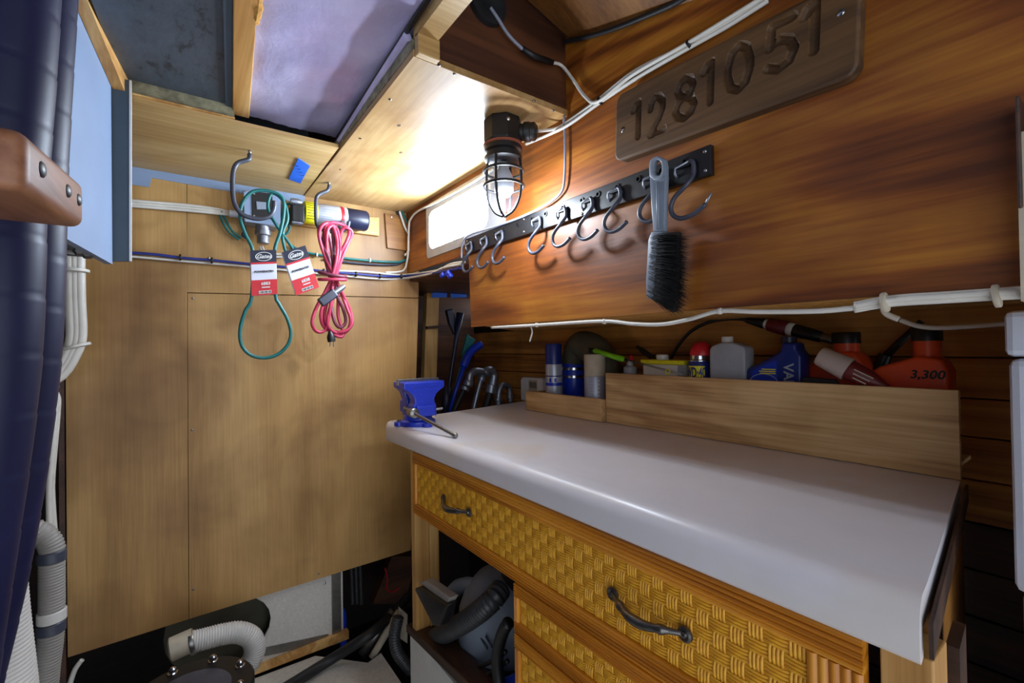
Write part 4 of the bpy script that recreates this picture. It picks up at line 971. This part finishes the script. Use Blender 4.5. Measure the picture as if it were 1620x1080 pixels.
# blue tape
tp = mk('tape_piece', G().prism([P(*p, Z=ZC - .0002) for p in ((472, 250), (490.5, 262), (475, 290), (456.5, 283))], (0, 0, -.001)), MT['tapeblue'], label='strip of blue masking tape on the soffit board', cat='tape')
g = G()
for k in range(4): 
    p = P(468 + k*3, 262 + k*5, Z=ZC-.0016); g.tube([p + V((-.008, 0, 0)), p + V((0, .004, 0)), p + V((.008, -.001, 0))], .0009, 5)
mk('ink', g, MT['navy'], tp)
# belts with printed sleeves
def belt_sleeve(parent, q, no, Y):
    tl, tr, brr, bl = [P(*p, Y=Y) for p in q]; off = V((0, .016, 0))
    ex, ez = (tr - tl), (bl - tl)
    def quad(u0, u1, v0, v1, dy, th): return [tl + ex*u + ez*v + V((0, dy, 0)) for u, v in ((u0, v0), (u1, v0), (u1, v1), (u0, v1))]
    sl = mk('sleeve', G().prism(quad(0, 1, 0, 1, 0, 0), off), MT['cardwhite'], parent, bevel=.0015)
    mk('dark_band', G().prism(quad(0, 1, 0, .27, -.0006, 0), (0, .0005, 0)), MT['navy'], sl)
    mk('red_stripe', G().prism(quad(0, 1, .27, .31, -.0006, 0), (0, .0005, 0)), MT['red'], sl)
    mk('red_field', G().prism(quad(0, 1, .66, 1, -.0006, 0), (0, .0005, 0)), MT['red'], sl)
    r_, u_ = ex.normalized(), -ez.normalized(); W = ex.length; H = ez.length
    at = lambda u, v: tl + ex*u + ez*v + V((0, -.0016, 0))
    oc = at(.5, .145)
    mk('emblem_ring', G().tube([oc + r_*(math.cos(i*.262)*W*.31) + u_*(math.sin(i*.262)*H*.095) for i in range(24)], .0011, 5, closed=True), MT['white'], sl)
    mk('lettering', put_text(G(), 'Gates', W*.24, oc, r_, u_, shear=.35, bold=True), MT['white'], sl)
    mk('lettering', put_text(G(), 'POWERATED', W*.125, at(.5, .48), r_, u_, bold=True), MT['black'], sl)
    mk('lettering', put_text(G(), no, W*.18, at(.55, .75), r_, u_, bold=True), MT['white'], sl)
    mk('lettering', put_text(G(), 'V-BELT', W*.09, at(.55, .83), r_, u_), MT['white'], sl) if False else mk('print', G().obox(at(.55, .83), r_*W*.16, u_*W*.02, V((0, .0003, 0))), MT['white'], sl)
    mk('barcode', G().obox(at(.52, .935), r_*W*.24, u_*H*.032, V((0, .0003, 0))), MT['white'], sl)
    g = G()
    for k in range(9): g.obox(at(.52, .935) + r_*(W*(.05*k-.2)) + V((0, -.0006, 0)), r_*(W*(.008 + .006*(k % 3))), u_*H*.022, V((0, .0002, 0)))
    mk('barcode_bars', g, MT['black'], sl)
v1 = thing('drive_belt', P(418, 566, Y=1.60), 'green drive belt hanging straight in a Gates sleeve, long loop below', 'belt')
v1['label'] = 'green drive belt hanging upright with a long loop below its card sleeve'
lp = [(400, 400), (398, 470), (388, 492), (380, 520), (382, 545), (396, 561), (418, 566), (440, 560), (456, 544), (460, 525), (454, 503), (441, 480), (436, 466), (434, 400), (443, 368), (449, 335), (446, 312), (425, 302), (400, 303), (384, 320), (380, 345), (389, 372)]
mk('belt', G().tube(sp(PS(lp, Y=1.605), 5, True), .0052, 8, closed=True), MT['teal'], v1, smooth=True)
belt_sleeve(v1, [(396, 396), (437, 395), (437.5, 468), (398, 468)], '6883', 1.597)
v2 = thing('drive_belt', P(470, 465, Y=1.63), 'green drive belt with its card sleeve tilted, hanging behind the cord', 'belt')
lp = [(452, 398), (447, 370), (455, 345), (448, 318), (430, 306), (424, 330), (440, 360), (462, 392), (480, 430), (484, 450), (474, 448), (464, 425)]
mk('belt', G().tube(sp(PS(lp, Y=1.640), 5, True), .005, 8, closed=True), MT['teal'], v2, smooth=True)
belt_sleeve(v2, [(446, 399), (483, 388), (506, 455), (469, 467)], '6838', 1.625)
# red extension cord
YC = 1.735
xc_ = thing('extension_cord', P(525, 535, Y=YC), 'coiled red extension cord hanging from the ceiling hook', 'cord')
rr = random.Random(3)
up_loops = [(505, 512, 352), (511, 528, 356), (516, 548, 353), (522, 536, 362), (530, 552, 358), (508, 543, 362)]
cords = [
 [(528, 434), (512, 400), (505, 372), (510, 356), (524, 354), (534, 380), (533, 410), (524, 440)],
 [(524, 436), (518, 400), (516, 370), (522, 358), (532, 362), (538, 392), (534, 415), (528, 440)],
 [(530, 436), (536, 405), (548, 382), (552, 366), (543, 356), (524, 352), (514, 362), (518, 395), (526, 436)],
 [(526, 438), (520, 410), (509, 385), (504, 366), (508, 357), (516, 360), (523, 390), (530, 436)],
 [(530, 438), (541, 408), (550, 384), (556, 368), (549, 360), (541, 366), (536, 400), (526, 440)],
 [(522, 438), (515, 412), (512, 384), (514, 364), (524, 358), (528, 380), (528, 410), (526, 440)],
 [(524, 440), (514, 462), (500, 486), (493, 510), (500, 524), (514, 522), (521, 500), (524, 465), (526, 440)],
 [(528, 440), (527, 470), (519, 498), (521, 518), (536, 528), (550, 522), (555, 505), (550, 488), (540, 466), (530, 440)],
 [(526, 440), (517, 466), (508, 494), (512, 515), (526, 524), (545, 524), (556, 512), (556, 494), (546, 474), (534, 446)],
 [(530, 440), (533, 466), (541, 486), (546, 508), (538, 518), (528, 508), (524, 480), (522, 446)],
 [(524, 442), (520, 470), (514, 500), (520, 522), (534, 532), (544, 528), (536, 500), (534, 470), (530, 444)],
]
for i, c in enumerate(cords):
    pts = [P(x + rr.uniform(-1, 1), y, Y=YC - .016 + .0032*i + .008*math.sin(k*1.7 + i)) for k, (x, y) in enumerate(c)]
    mk('strand', G().tube(sp(pts, 6), .0062, 8), MT['corddark' if i in (3, 5, 9) else 'cordred'], xc_, smooth=True)
for k in range(2):
    c0 = P(526, 434 + k*8, Y=YC); 
    mk('wrap', G().tube([c0 + V((math.cos(t)*.046, math.sin(t)*.034, math.sin(t*1 + k)*.008 - .004*math.cos(t))) for t in [i*.2618 for i in range(24)]], .0062, 8, closed=True), MT['corddark' if k == 0 else 'cordred'], xc_, smooth=True)
a, b = P(545, 452, Y=YC-.055), P(503, 482, Y=YC-.06); d = (b-a).normalized()
sk = mk('socket_end', G().lathe(a, [(.007, 0), (.010, .012), (.011, .045)], d, 12), MT['zinc'], xc_, smooth=2)
mk('socket_body', G().obox(a + d*.075, d*.033, d.cross(V((0, 1, 0))).normalized()*.016, V((0, .011, 0))), MT['navy'], sk, bevel=.004)
a = P(522, 524, Y=YC-.02); pg = mk('plug', G().lathe(a, [(.006, 0), (.011, .012), (.014, .02), (.014, .038)], V((.15, 0, -1)), 12), MT['black'], xc_, smooth=2)
g = G()
for o in (-.006, .006): g.box(a + V((o-.001 + .006, -.004, -.056)), a + V((o+.001+.006, .004, -.036)))
mk('prong', g, MT['steel'], pg)
# ================================================================== LEFT SIDE
# angled locker
d_ = V((.139, .990, 0)).normalized(); fc = P(178, 418, Y=1.40)
lk = thing('painted_locker', (fc.x - .3, 1.2, fc.z), 'pale blue painted locker hanging at the left above the cables', 'locker')
far_b = V((fc.x, fc.y, fc.z)); far_t = V((fc.x, fc.y, 2.0))
near = far_b - d_*.95; nl = d_.cross(V((0, 0, 1)))*-.35
zt_n = 2.06 + .25
fn_ = d_.cross(V((0, 0, 1)))
def PF(x, y):
    r = ROT @ V(((x - CX) / F, -(y - CY) / F, -1.0)); return CAM + r*((fc - CAM).dot(fn_)/r.dot(fn_))
nb_ = far_b - d_*.95
mk('side_panel', G().prism([far_b, V((far_b.x, far_b.y, 1.858)), V((nb_.x, nb_.y, 1.858)), nb_], d_.cross(V((0, 0, 1)))*-.014), MT['paint_blue'], lk)
mk('bottom_panel', G().prism([far_b + V((-.014, 0, .012)), V((near.x-.014, near.y, fc.z+.012)), V((near.x-.35, near.y, fc.z+.012)), far_b + V((-.35, 0, .012))], (0, 0, .01)), MT['paint_slate'], lk)
mk('end_plate', G().prism(PS([(160, 118), (206, 127), (206, 413), (160, 413)], Y=1.405), (0, .008, 0)), MT['paint_slate'], lk)
mk('end_edge', G().prism(PS([(204.5, 127), (208, 127), (208, 413), (204.5, 413)], Y=1.403), (0, .012, 0)), MT['white'], lk)
tb = P(192, 141, Y=1.72); tn = P(118, -6, Y=1.0)
bt = mk('trim_7', G().prism([p + fn_*.001 for p in (PF(177, 140), PF(192, 142), PF(192, 125), PF(146, -4), PF(128, -60), PF(85, -60), PF(113, -4))], fn_*.022), MT['pine'], kind='structure', label='bare pine batten along the top of the blue locker')
t = thing('metal_bracket', P(120, 412, Y=1.33), 'grimy metal bracket under the blue locker', 'bracket')
mk('plate', G().prism(PS([(88, 372), (150, 398), (152, 408), (88, 398)], Y=1.33), (0, .01, 0)), MT['steel'], t, bevel=.001)
mk('arm', G().prism(PS([(95, 382), (115, 384), (113, 396), (96, 396)], Y=1.31), (0, .02, 0)), MT['pewter'], t, bevel=.003)
for a, b in ((104, 389), (128, 399), (140, 403)): mk('bolt', G().lathe(P(a, b, Y=1.315), [(.010, 0), (.012, .012), (.007, .02)], (0, -1, 0), 6), MT['steel'], t)
# wooden clamp and hoses
ca = P(132, 290, Y=.64); cbm = P(132, 362, Y=.64); na = P(42, 205, Y=.44); nb = P(40, 303, Y=.44)
ck = thing('hose_clamp_block', (ca.x-.06, .54, cbm.z), 'worn wooden clamp block with screws across the dark hoses', 'clamp')
lx = V((-.08, 0.0, 0))
mk('block', G().prism([V((ca.x, .64, ca.z)), V((ca.x, .64, cbm.z)), V((na.x, .44, nb.z)), V((na.x, .44, na.z))], lx), MT['clampwood'], ck, bevel=.009, seg=4, smooth=2)
for a, b in ((53, 257), (95, 292), (125, 316)):
    X_ = na.x + (ca.x - na.x)*((b-257)/59.)*.9
    yy = P(a, b, X=na.x + .0).y
    tt = max(.05, min(.97, {53: .18, 95: .62, 125: .86}[a])); p = V((na.x + (ca.x-na.x)*tt + .0005, .44 + .20*tt, (na.z+nb.z)/2*(1-tt) + (ca.z+cbm.z)/2*tt + .002))
    screw(ck, p, (1, -.13, 0), .006, MT['black'], 'screw_hole'); screw(ck, p, (1, -.13, 0), .0042)
def dark_hose(pxs, Y, r, label):
    q = resample(sp(PS(pxs, Y=Y), 10), .004); rs = []
    for i in range(len(q)): rs.append(r*(.978 if (i % 16) == 0 else 1.0 - .0008*(i % 16)))
    h = thing('exhaust_hose', q[-1], label, 'hose', 'dark hoses at the left')
    mk('hose', G().tube(q, rs, 28), MT['bluehose'], h, smooth=True)
dark_hose([(46, -330), (28, -120), (12, 120), (-2, 300), (-6, 430), (-12, 560), (-28, 700), (-52, 860), (-80, 1040), (-110, 1250)], .735, .039, 'dark blue wrapped hose nearest the left border, held by the wooden clamp')
dark_hose([(88, -280), (71, -110), (54, 140), (46, 300), (43, 420), (36, 560), (16, 720), (-8, 860), (-34, 980), (-90, 1200)], .828, .036, 'dark blue wrapped hose between the front hose and the blue locker')
t = thing('white_hose', P(30, 1090, Y=1.05), 'stout white ribbed hose at the lower left corner', 'hose'); mk('hose', ribbed(PS([(-30, 800), (-22, 880), (-14, 980), (0, 1100), (8, 1180)], Y=1.05), .042, .0065, .03, 24), MT['whitehose'], t, smooth=True)
t = thing('grey_hose', P(78, 1090, Y=1.55), 'grey ribbed hose bending down beside the bulkhead edge', 'hose')
mk('hose', ribbed(PS([(20, 838), (44, 836), (68, 845), (82, 866), (82, 900), (82, 960), (80, 1010), (74, 1060), (70, 1110)], Y=1.55), .0235, .007, .09, 16), MT['greyhose'], t, smooth=True)
for (a, b), m in (((82, 880), 'vinyl'), ((82, 974), 'whitehose'), ((81, 992), 'vinyl')):
    mk('cuff', G().lathe(P(a, b, Y=1.55) + V((0, 0, -.012)), [(.025, 0), (.027, .002), (.027, .024), (.025, .026)], n=20), MT[m], t, smooth=2)
# white cable trunk
t = thing('strapped_cables', P(75, 606, Y=1.80), 'thick white strapped cable bundle dropping from the blue locker', 'cable')
for o in (-8, 0, 8):
    mk('wire', G().tube(sp([P(118 + o, 405, Y=1.80), P(119 + o, 470, Y=1.80), P(121 + o, 530, Y=1.80), P(112 + o*.9, 562, Y=1.80), P(94 + o*.6, 588 + o*.6, Y=1.80), P(72, 602 + o*.7, Y=1.80)], 8), .0125, 10), MT['cable'], t, smooth=True)
for (a, b), dd in (((118, 428), (0, 0, 1)), ((121, 548), (-.3, 0, 1)), ((80, 598), (-1, 0, -.5))):
    mk('strap', G().lathe(P(a, b, Y=1.80) - V(dd).normalized()*.004, [(.031, 0), (.033, .001), (.033, .008), (.031, .009)], dd, 20, 1.0), MT['cable'], t, smooth=2)
wires('loose_cable', [PS([(78, 470), (88, 510), (90, 545), (82, 575), (70, 592)], Y=1.82), PS([(82, 400), (76, 440), (76, 480)], Y=1.82)], 'cable', 'white cable arching beside the thick white bundle', r=.007)
wires('riser_cable', [PS([(72, 604), (82, 615), (87, 640), (84, 700), (78, 770), (78, 835)], Y=1.80), PS([(74, 606), (90, 625), (91, 650), (86, 710), (82, 770), (86, 840)], Y=1.81), PS([(66, 960), (64, 1010), (68, 1080)], Y=1.75)], 'cable', 'pair of white cables dropping below the thick white bundle', r=.007)
wires('floor_cable', [PS([(130, 1043), (118, 1060), (108, 1090)], Y=1.93)], 'cable', 'pale cable at the lower left foot of the bulkhead', r=.007)
# ================================================================== LOWER LEFT
sc0 = P(300, 1085, Y=1.60)
st = thing('sea_strainer', (sc0.x, 1.60, 0.06), 'round black strainer with a clear lid and chrome bolts under the bulkhead', 'strainer')
zc_ = .30; cs = P(300, 1095, Z=zc_)
mk('bowl', G().lathe((cs.x, cs.y, .06), [(.10, 0), (.12, .03), (.13, zc_-.09)], n=32), MT['black'], st, smooth=2)
mk('flange', G().lathe((cs.x, cs.y, zc_), [(.135, -.03), (.15, -.026), (.15, -.006), (.146, -.002), (.095, -.002), (.09, -.012)], n=40), MT['black'], st, smooth=2)
mk('lid', G().lathe((cs.x, cs.y, zc_), [(.10, -.01), (.10, -.004), (.07, .006), (.03, .012), (.001, .013)], n=40), MT['vinyl'], st, smooth=2)
for k in range(8):
    t = k*math.pi/4 + .3; mk('bolt', G().lathe((cs.x + math.cos(t)*.124, cs.y + math.sin(t)*.124, zc_ - .002), [(.013, 0), (.013, .004), (.009, .005), (.009, .014), (.005, .018)], n=8), MT['chrome'], st, smooth=2)
t = thing('looped_hose', P(380, 1060, Y=1.72), 'white ribbed hose looping over the strainer', 'hose')
mk('hose', ribbed(PS([(300, 1016), (325, 1010), (352, 1003), (378, 1000), (398, 1009), (403, 1030), (393, 1052), (378, 1072), (372, 1090)], Y=1.74), .031, .007, .08, 18), MT['whitehose'], t, smooth=True)
cc = P(290, 1018, Y=1.74); mk('spigot', G().lathe(cc + V((-.035, 0, -.006)), [(.026, 0), (.034, .004), (.034, .06), (.028, .064)], (1, 0, .15), 20), MT['cream'], t, smooth=2)
mk('clamp', G().lathe(P(299, 1017, Y=1.74), [(.037, 0), (.038, .002), (.038, .012), (.037, .014)], (1, 0, .15), 20), MT['steel'], t, smooth=2)
# ---- gap between bulkhead and bench
t = thing('black_hose', P(480, 1075, Z=.03), 'long black hose lying diagonally on the white floor', 'hose')
mk('hose', G().tube(sp([P(440, 1095, Z=.03), P(520, 1045, Z=.03), P(585, 1003, Y=1.75), P(620, 972, Y=1.85), P(645, 945, Y=1.92)], 8), .019, 14), MT['rubber'], t, smooth=True)
t = thing('pale_pipe', P(590, 1040, Y=1.78), 'pale dusty pipe beside the black hose in the gap', 'pipe')
mk('pipe', G().tube(PS([(588, 1040), (632, 966)], Y=1.80), .014, 12), MT['cream'], t, smooth=True)
mk('pipe', G().tube(PS([(572, 1036), (622, 966)], Y=1.84), .018, 12), MT['steel'], t, smooth=True)
t = thing('corrugated_hose', P(630, 1050, Y=1.62), 'black corrugated hose hanging beside the bench post', 'hose')
mk('hose', ribbed(PS([(630, 975), (624, 1005), (628, 1030), (640, 1048), (650, 1060)], Y=1.66), .020, .010, .2, 14), MT['vacrubber'], t, smooth=True)
mk('blue_tube', G().tube(sp(PS([(536, 966), (542, 970), (543, 1000), (543, 1020)], Y=1.98), 6), .014, 12), MT['blue'], smooth=True, label='bright blue tube standing behind the black hose', cat='tube')
wires('red_wire', [PS([(609, 898), (613, 915), (612, 930), (620, 936), (632, 930)], Y=2.1)], 'red', 'loose red wire in the dark gap beside the bench', r=.004)
t = thing('cable_loom', P(560, 960, Y=1.967), 'black cable loom hanging down from behind the bulkhead in the gap', 'cable')
for o in (0, 7, 14): mk('wire', ribbed(PS([(553 + o, 820), (556 + o, 900), (558 + o, 955)], Y=1.967), .010, .006, .1, 10), MT['rubber'], t, smooth=True)
mk('hull_frame', G().prism([P(590, 955, Y=2.3), P(640, 955, Y=2.3), P(660, 880, Y=2.3), P(620, 880, Y=2.3)], (0, .05, 0)), MT['ply_dark'], label='brown hull frame deep in the gap beside the bench', cat='frame')
mk('grey_upright', G().prism(PS([(633, 962), (645, 972), (645, 1018), (633, 1010)], Y=1.70), (0, .02, 0)), MT['cream'], label='short grey upright between the pale pipe and the bench', cat='upright', bevel=.002)
# ---- vacuum under the bench
vx = V((.885, 1.25, .09))
vq = thing('shop_vacuum', vx, 'grey canister vacuum with a black ribbed hose under the bench', 'vacuum')
mk('canister', G().lathe(vx, [(.13, 0), (.15, .02), (.165, .10), (.17, .18), (.165, .25), (.145, .305), (.11, .345), (.07, .365), (.02, .372)], n=40), MT['vacgrey'], vq, smooth=True)
mk('seam_band', G().lathe(vx + V((0, 0, .135)), [(.168, 0), (.1745, .003), (.1745, .012), (.168, .015)], n=40), MT['black'], vq, smooth=2)
hp = vx + V((-.02, .02, .35))
mk('carry_handle', G().tube(sp(PS([(706, 970), (713, 944), (726, 928), (744, 924), (757, 934), (768, 960)], X=.80), 6), .022, 12, flat=1.3), MT['vacgrey'], vq, smooth=True)
mk('motor_dome', G().lathe(vx + V((.05, -.06, .32)), [(.105, 0), (.10, .06), (.075, .11), (.015, .135)], n=28), MT['rubber'], vq, smooth=True)
mk('vacuum_hose', ribbed([P(676, 1016, X=.70), P(692, 1007, X=.695), P(722, 991, X=.69), P(752, 972, X=.70), P(778, 950, X=.72), P(792, 932, X=.76)], .0285, .0115, .2, 18), MT['vacrubber'], vq, smooth=True)
a = P(662, 940, X=.74); b = P(702, 958, X=.76); c = P(692, 990, X=.74)
mk('crevice_nozzle', G().prism([P(654, 931, X=.60), P(663, 928, X=.60), P(706, 958, X=.60), P(694, 992, X=.60), P(684, 990, X=.60)], (.04, 0, 0)), MT['black'], vq, bevel=.008, seg=3, smooth=2)
mk('nozzle_felt', G().prism([P(662, 921, X=.612), P(672, 918, X=.612), P(712, 946, X=.612), P(706, 956, X=.612)], (.03, 0, 0)), MT['greyhose'], vq, bevel=.004)
mk('knob', G().lathe(P(706, 1036, X=.715), [(.024, 0), (.024, .02), (.018, .026)], (-1, 0, .2), 10), MT['vacgrey'], vq, smooth=2)
for k in range(3):
    mk('vent', G().tube([P(753 + k*8, 1010 - k*2, X=.735), P(763 + k*8, 1028 - k*2, X=.735)], .0035, 6), MT['vinyl'], vq, smooth=True)
mk('power_cord', G().tube(sp(PS([(700, 1020), (700, 1045), (720, 1058), (755, 1055), (785, 1042), (800, 1030)], X=.70), 8), .006, 8), MT['black'], vq, smooth=True)
mk('power_cord', G().tube(sp(PS([(740, 1085), (765, 1072), (790, 1055), (803, 1045)], X=.70), 8), .006, 8), MT['black'], vq, smooth=True)
t = thing('coiled_hose', P(808, 1080, X=.72), 'glossy black hose coil beside the lower drawers', 'hose')
mk('hose', G().tube(sp(PS([(804, 985), (797, 997), (790, 1018), (787, 1045), (789, 1075), (795, 1100)], X=.685), 8), .016, 14), MT['black'], t, smooth=True)
mk('blue_bin', G().prism(PS([(778, 1082), (812, 1066), (812, 1110), (778, 1110)], X=.715), (.06, 0, 0)), MT['blue'], label='blue plastic bin edge at the bottom of the bench opening', cat='bin', bevel=.004)
# ---- recess beside the bench: pipes and tools
YR = 2.02
def pipe(pxs, r, m, parent, Y=YR, nm='pipe'): mk(nm, G().tube(sp(PS(pxs, Y=Y), 6), r, 14), MT[m], parent, smooth=True)
def fitting(px, d, r, L, parent, Y=YR): mk('fitting', G().lathe(P(*px, Y=Y) - V(d).normalized()*L/2, [(r, 0), (r*1.1, .003), (r*1.1, L-.003), (r, L)], d, 14), MT['zinc'], parent, smooth=2)
t = thing('pipe_run', P(735, 645, Y=YR), 'dark pipe with a grey elbow nearest the blue tools', 'pipe'); pipe([(718, 652), (730, 625), (742, 604)], .013, 'rubber', t); pipe([(742, 604), (744, 592), (752, 587), (764, 588)], .019, 'zinc', t, nm='elbow'); fitting((741, 606), (.35, 0, 1), .022, .03, t); fitting((736, 614), (.35, 0, 1), .020, .02, t)
t = thing('pipe_run', P(755, 645, Y=YR), 'middle steel pipe with threaded joints beside the worktop', 'pipe'); pipe([(749, 648), (756, 618), (762, 598), (768, 588)], .014, 'zinc', t, Y=YR+.03); fitting((762, 598), (.3, 0, 1), .020, .03, t, YR+.03); fitting((764, 590), (.6, 0, 1), .019, .02, t, YR+.03)
t = thing('pipe_run', P(772, 645, Y=YR), 'large grey elbow pipe with a printed band beside the worktop', 'pipe'); pipe([(766, 590), (775, 586), (781, 592), (780, 606), (776, 622)], .024, 'zinc', t, nm='elbow'); pipe([(776, 618), (770, 640), (766, 655)], .020, 'rubber', t); fitting((777, 615), (.2, 0, 1), .026, .045, t)
t = thing('pipe_run', P(800, 640, Y=YR), 'short grey double elbow close to the white box', 'pipe'); pipe([(788, 642), (789, 622), (793, 611), (800, 609), (806, 615), (807, 636)], .016, 'zinc', t); fitting((788, 632), (0, 0, 1), .019, .02, t); fitting((807, 628), (0, 0, 1), .021, .012, t)
YT = 2.10
t = thing('fishing_rod', P(712, 650, Y=YT), 'long dark blue tool with a paddle head leaning in the recess', 'tool')
mk('shaft', G().tube(PS([(704, 655), (712, 600), (722, 535), (728, 495)], Y=YT), [.016, .010, .012, .020], 10), MT['navy'], t, smooth=True); mk('head', G().prism(PS([(707, 490), (717, 488), (722, 505), (720, 530), (712, 512)], Y=YT+.01), (0, .03, 0)), MT['navy'], t, bevel=.006); mk('grip', G().tube(PS([(704, 655), (708, 612)], Y=YT-.03), .024, 12), MT['navy'], t, smooth=True)
t['label'] = 'long dark tool with a paddle head leaning in the recess'; t.name = 'paddle_tool'
t = thing('teal_rod', P(714, 640, Y=YT-.02), 'thin teal rod with a flat teal blade leaning in the recess', 'tool'); mk('shaft', G().tube(PS([(712, 645), (725, 595), (733, 560)], Y=YT-.02), .006, 10), MT['teal'], t, smooth=True); mk('blade', G().prism(PS([(731, 562), (740, 527), (744, 532), (753, 537), (738, 560)], Y=YT-.02), (0, .02, 0)), MT['teal'], t, bevel=.004)
t = thing('blue_tool', P(712, 650, Y=YT-.05), 'shiny blue tool with a rounded handle leaning beside the pipes', 'tool'); mk('shaft', G().tube(PS([(710, 655), (722, 615), (736, 572)], Y=YT-.05), [.008, .010, .012], 10), MT['blue'], t, smooth=True); mk('handle', G().tube(sp(PS([(733, 580), (742, 560), (752, 550), (761, 545)], Y=YT-.05), 5), .021, 12), MT['blue'], t, smooth=True)
mk('recess_stud', G().prism([P(676, 455, Y=2.30), P(695, 455, Y=2.30), P(690, 620, Y=2.30), P(670, 620, Y=2.30)], (0, .04, 0)), MT['pine_v'], label='bare wooden upright at the back of the recess', cat='upright')
mk('recess_shelf', G().prism([P(676, 516, Y=2.28), P(725, 513, Y=2.28), P(725, 517, Y=2.28), P(676, 520, Y=2.28)], (0, .02, 0)), MT['ply_dark'], label='narrow shelf edge at the back of the recess', cat='shelf')
for (x0, x1), lb in (((684, 707), 'left strip of bright blue tape at the back of the recess'), ((713, 738), 'right strip of bright blue tape at the back of the recess')):
    mk('tape_strip', G().prism(PS([(x0, 463), (x1, 462), (x1, 470), (x0, 471)], Y=2.27), (0, .004, 0)), MT['tapeblue'], label=lb, cat='tape')
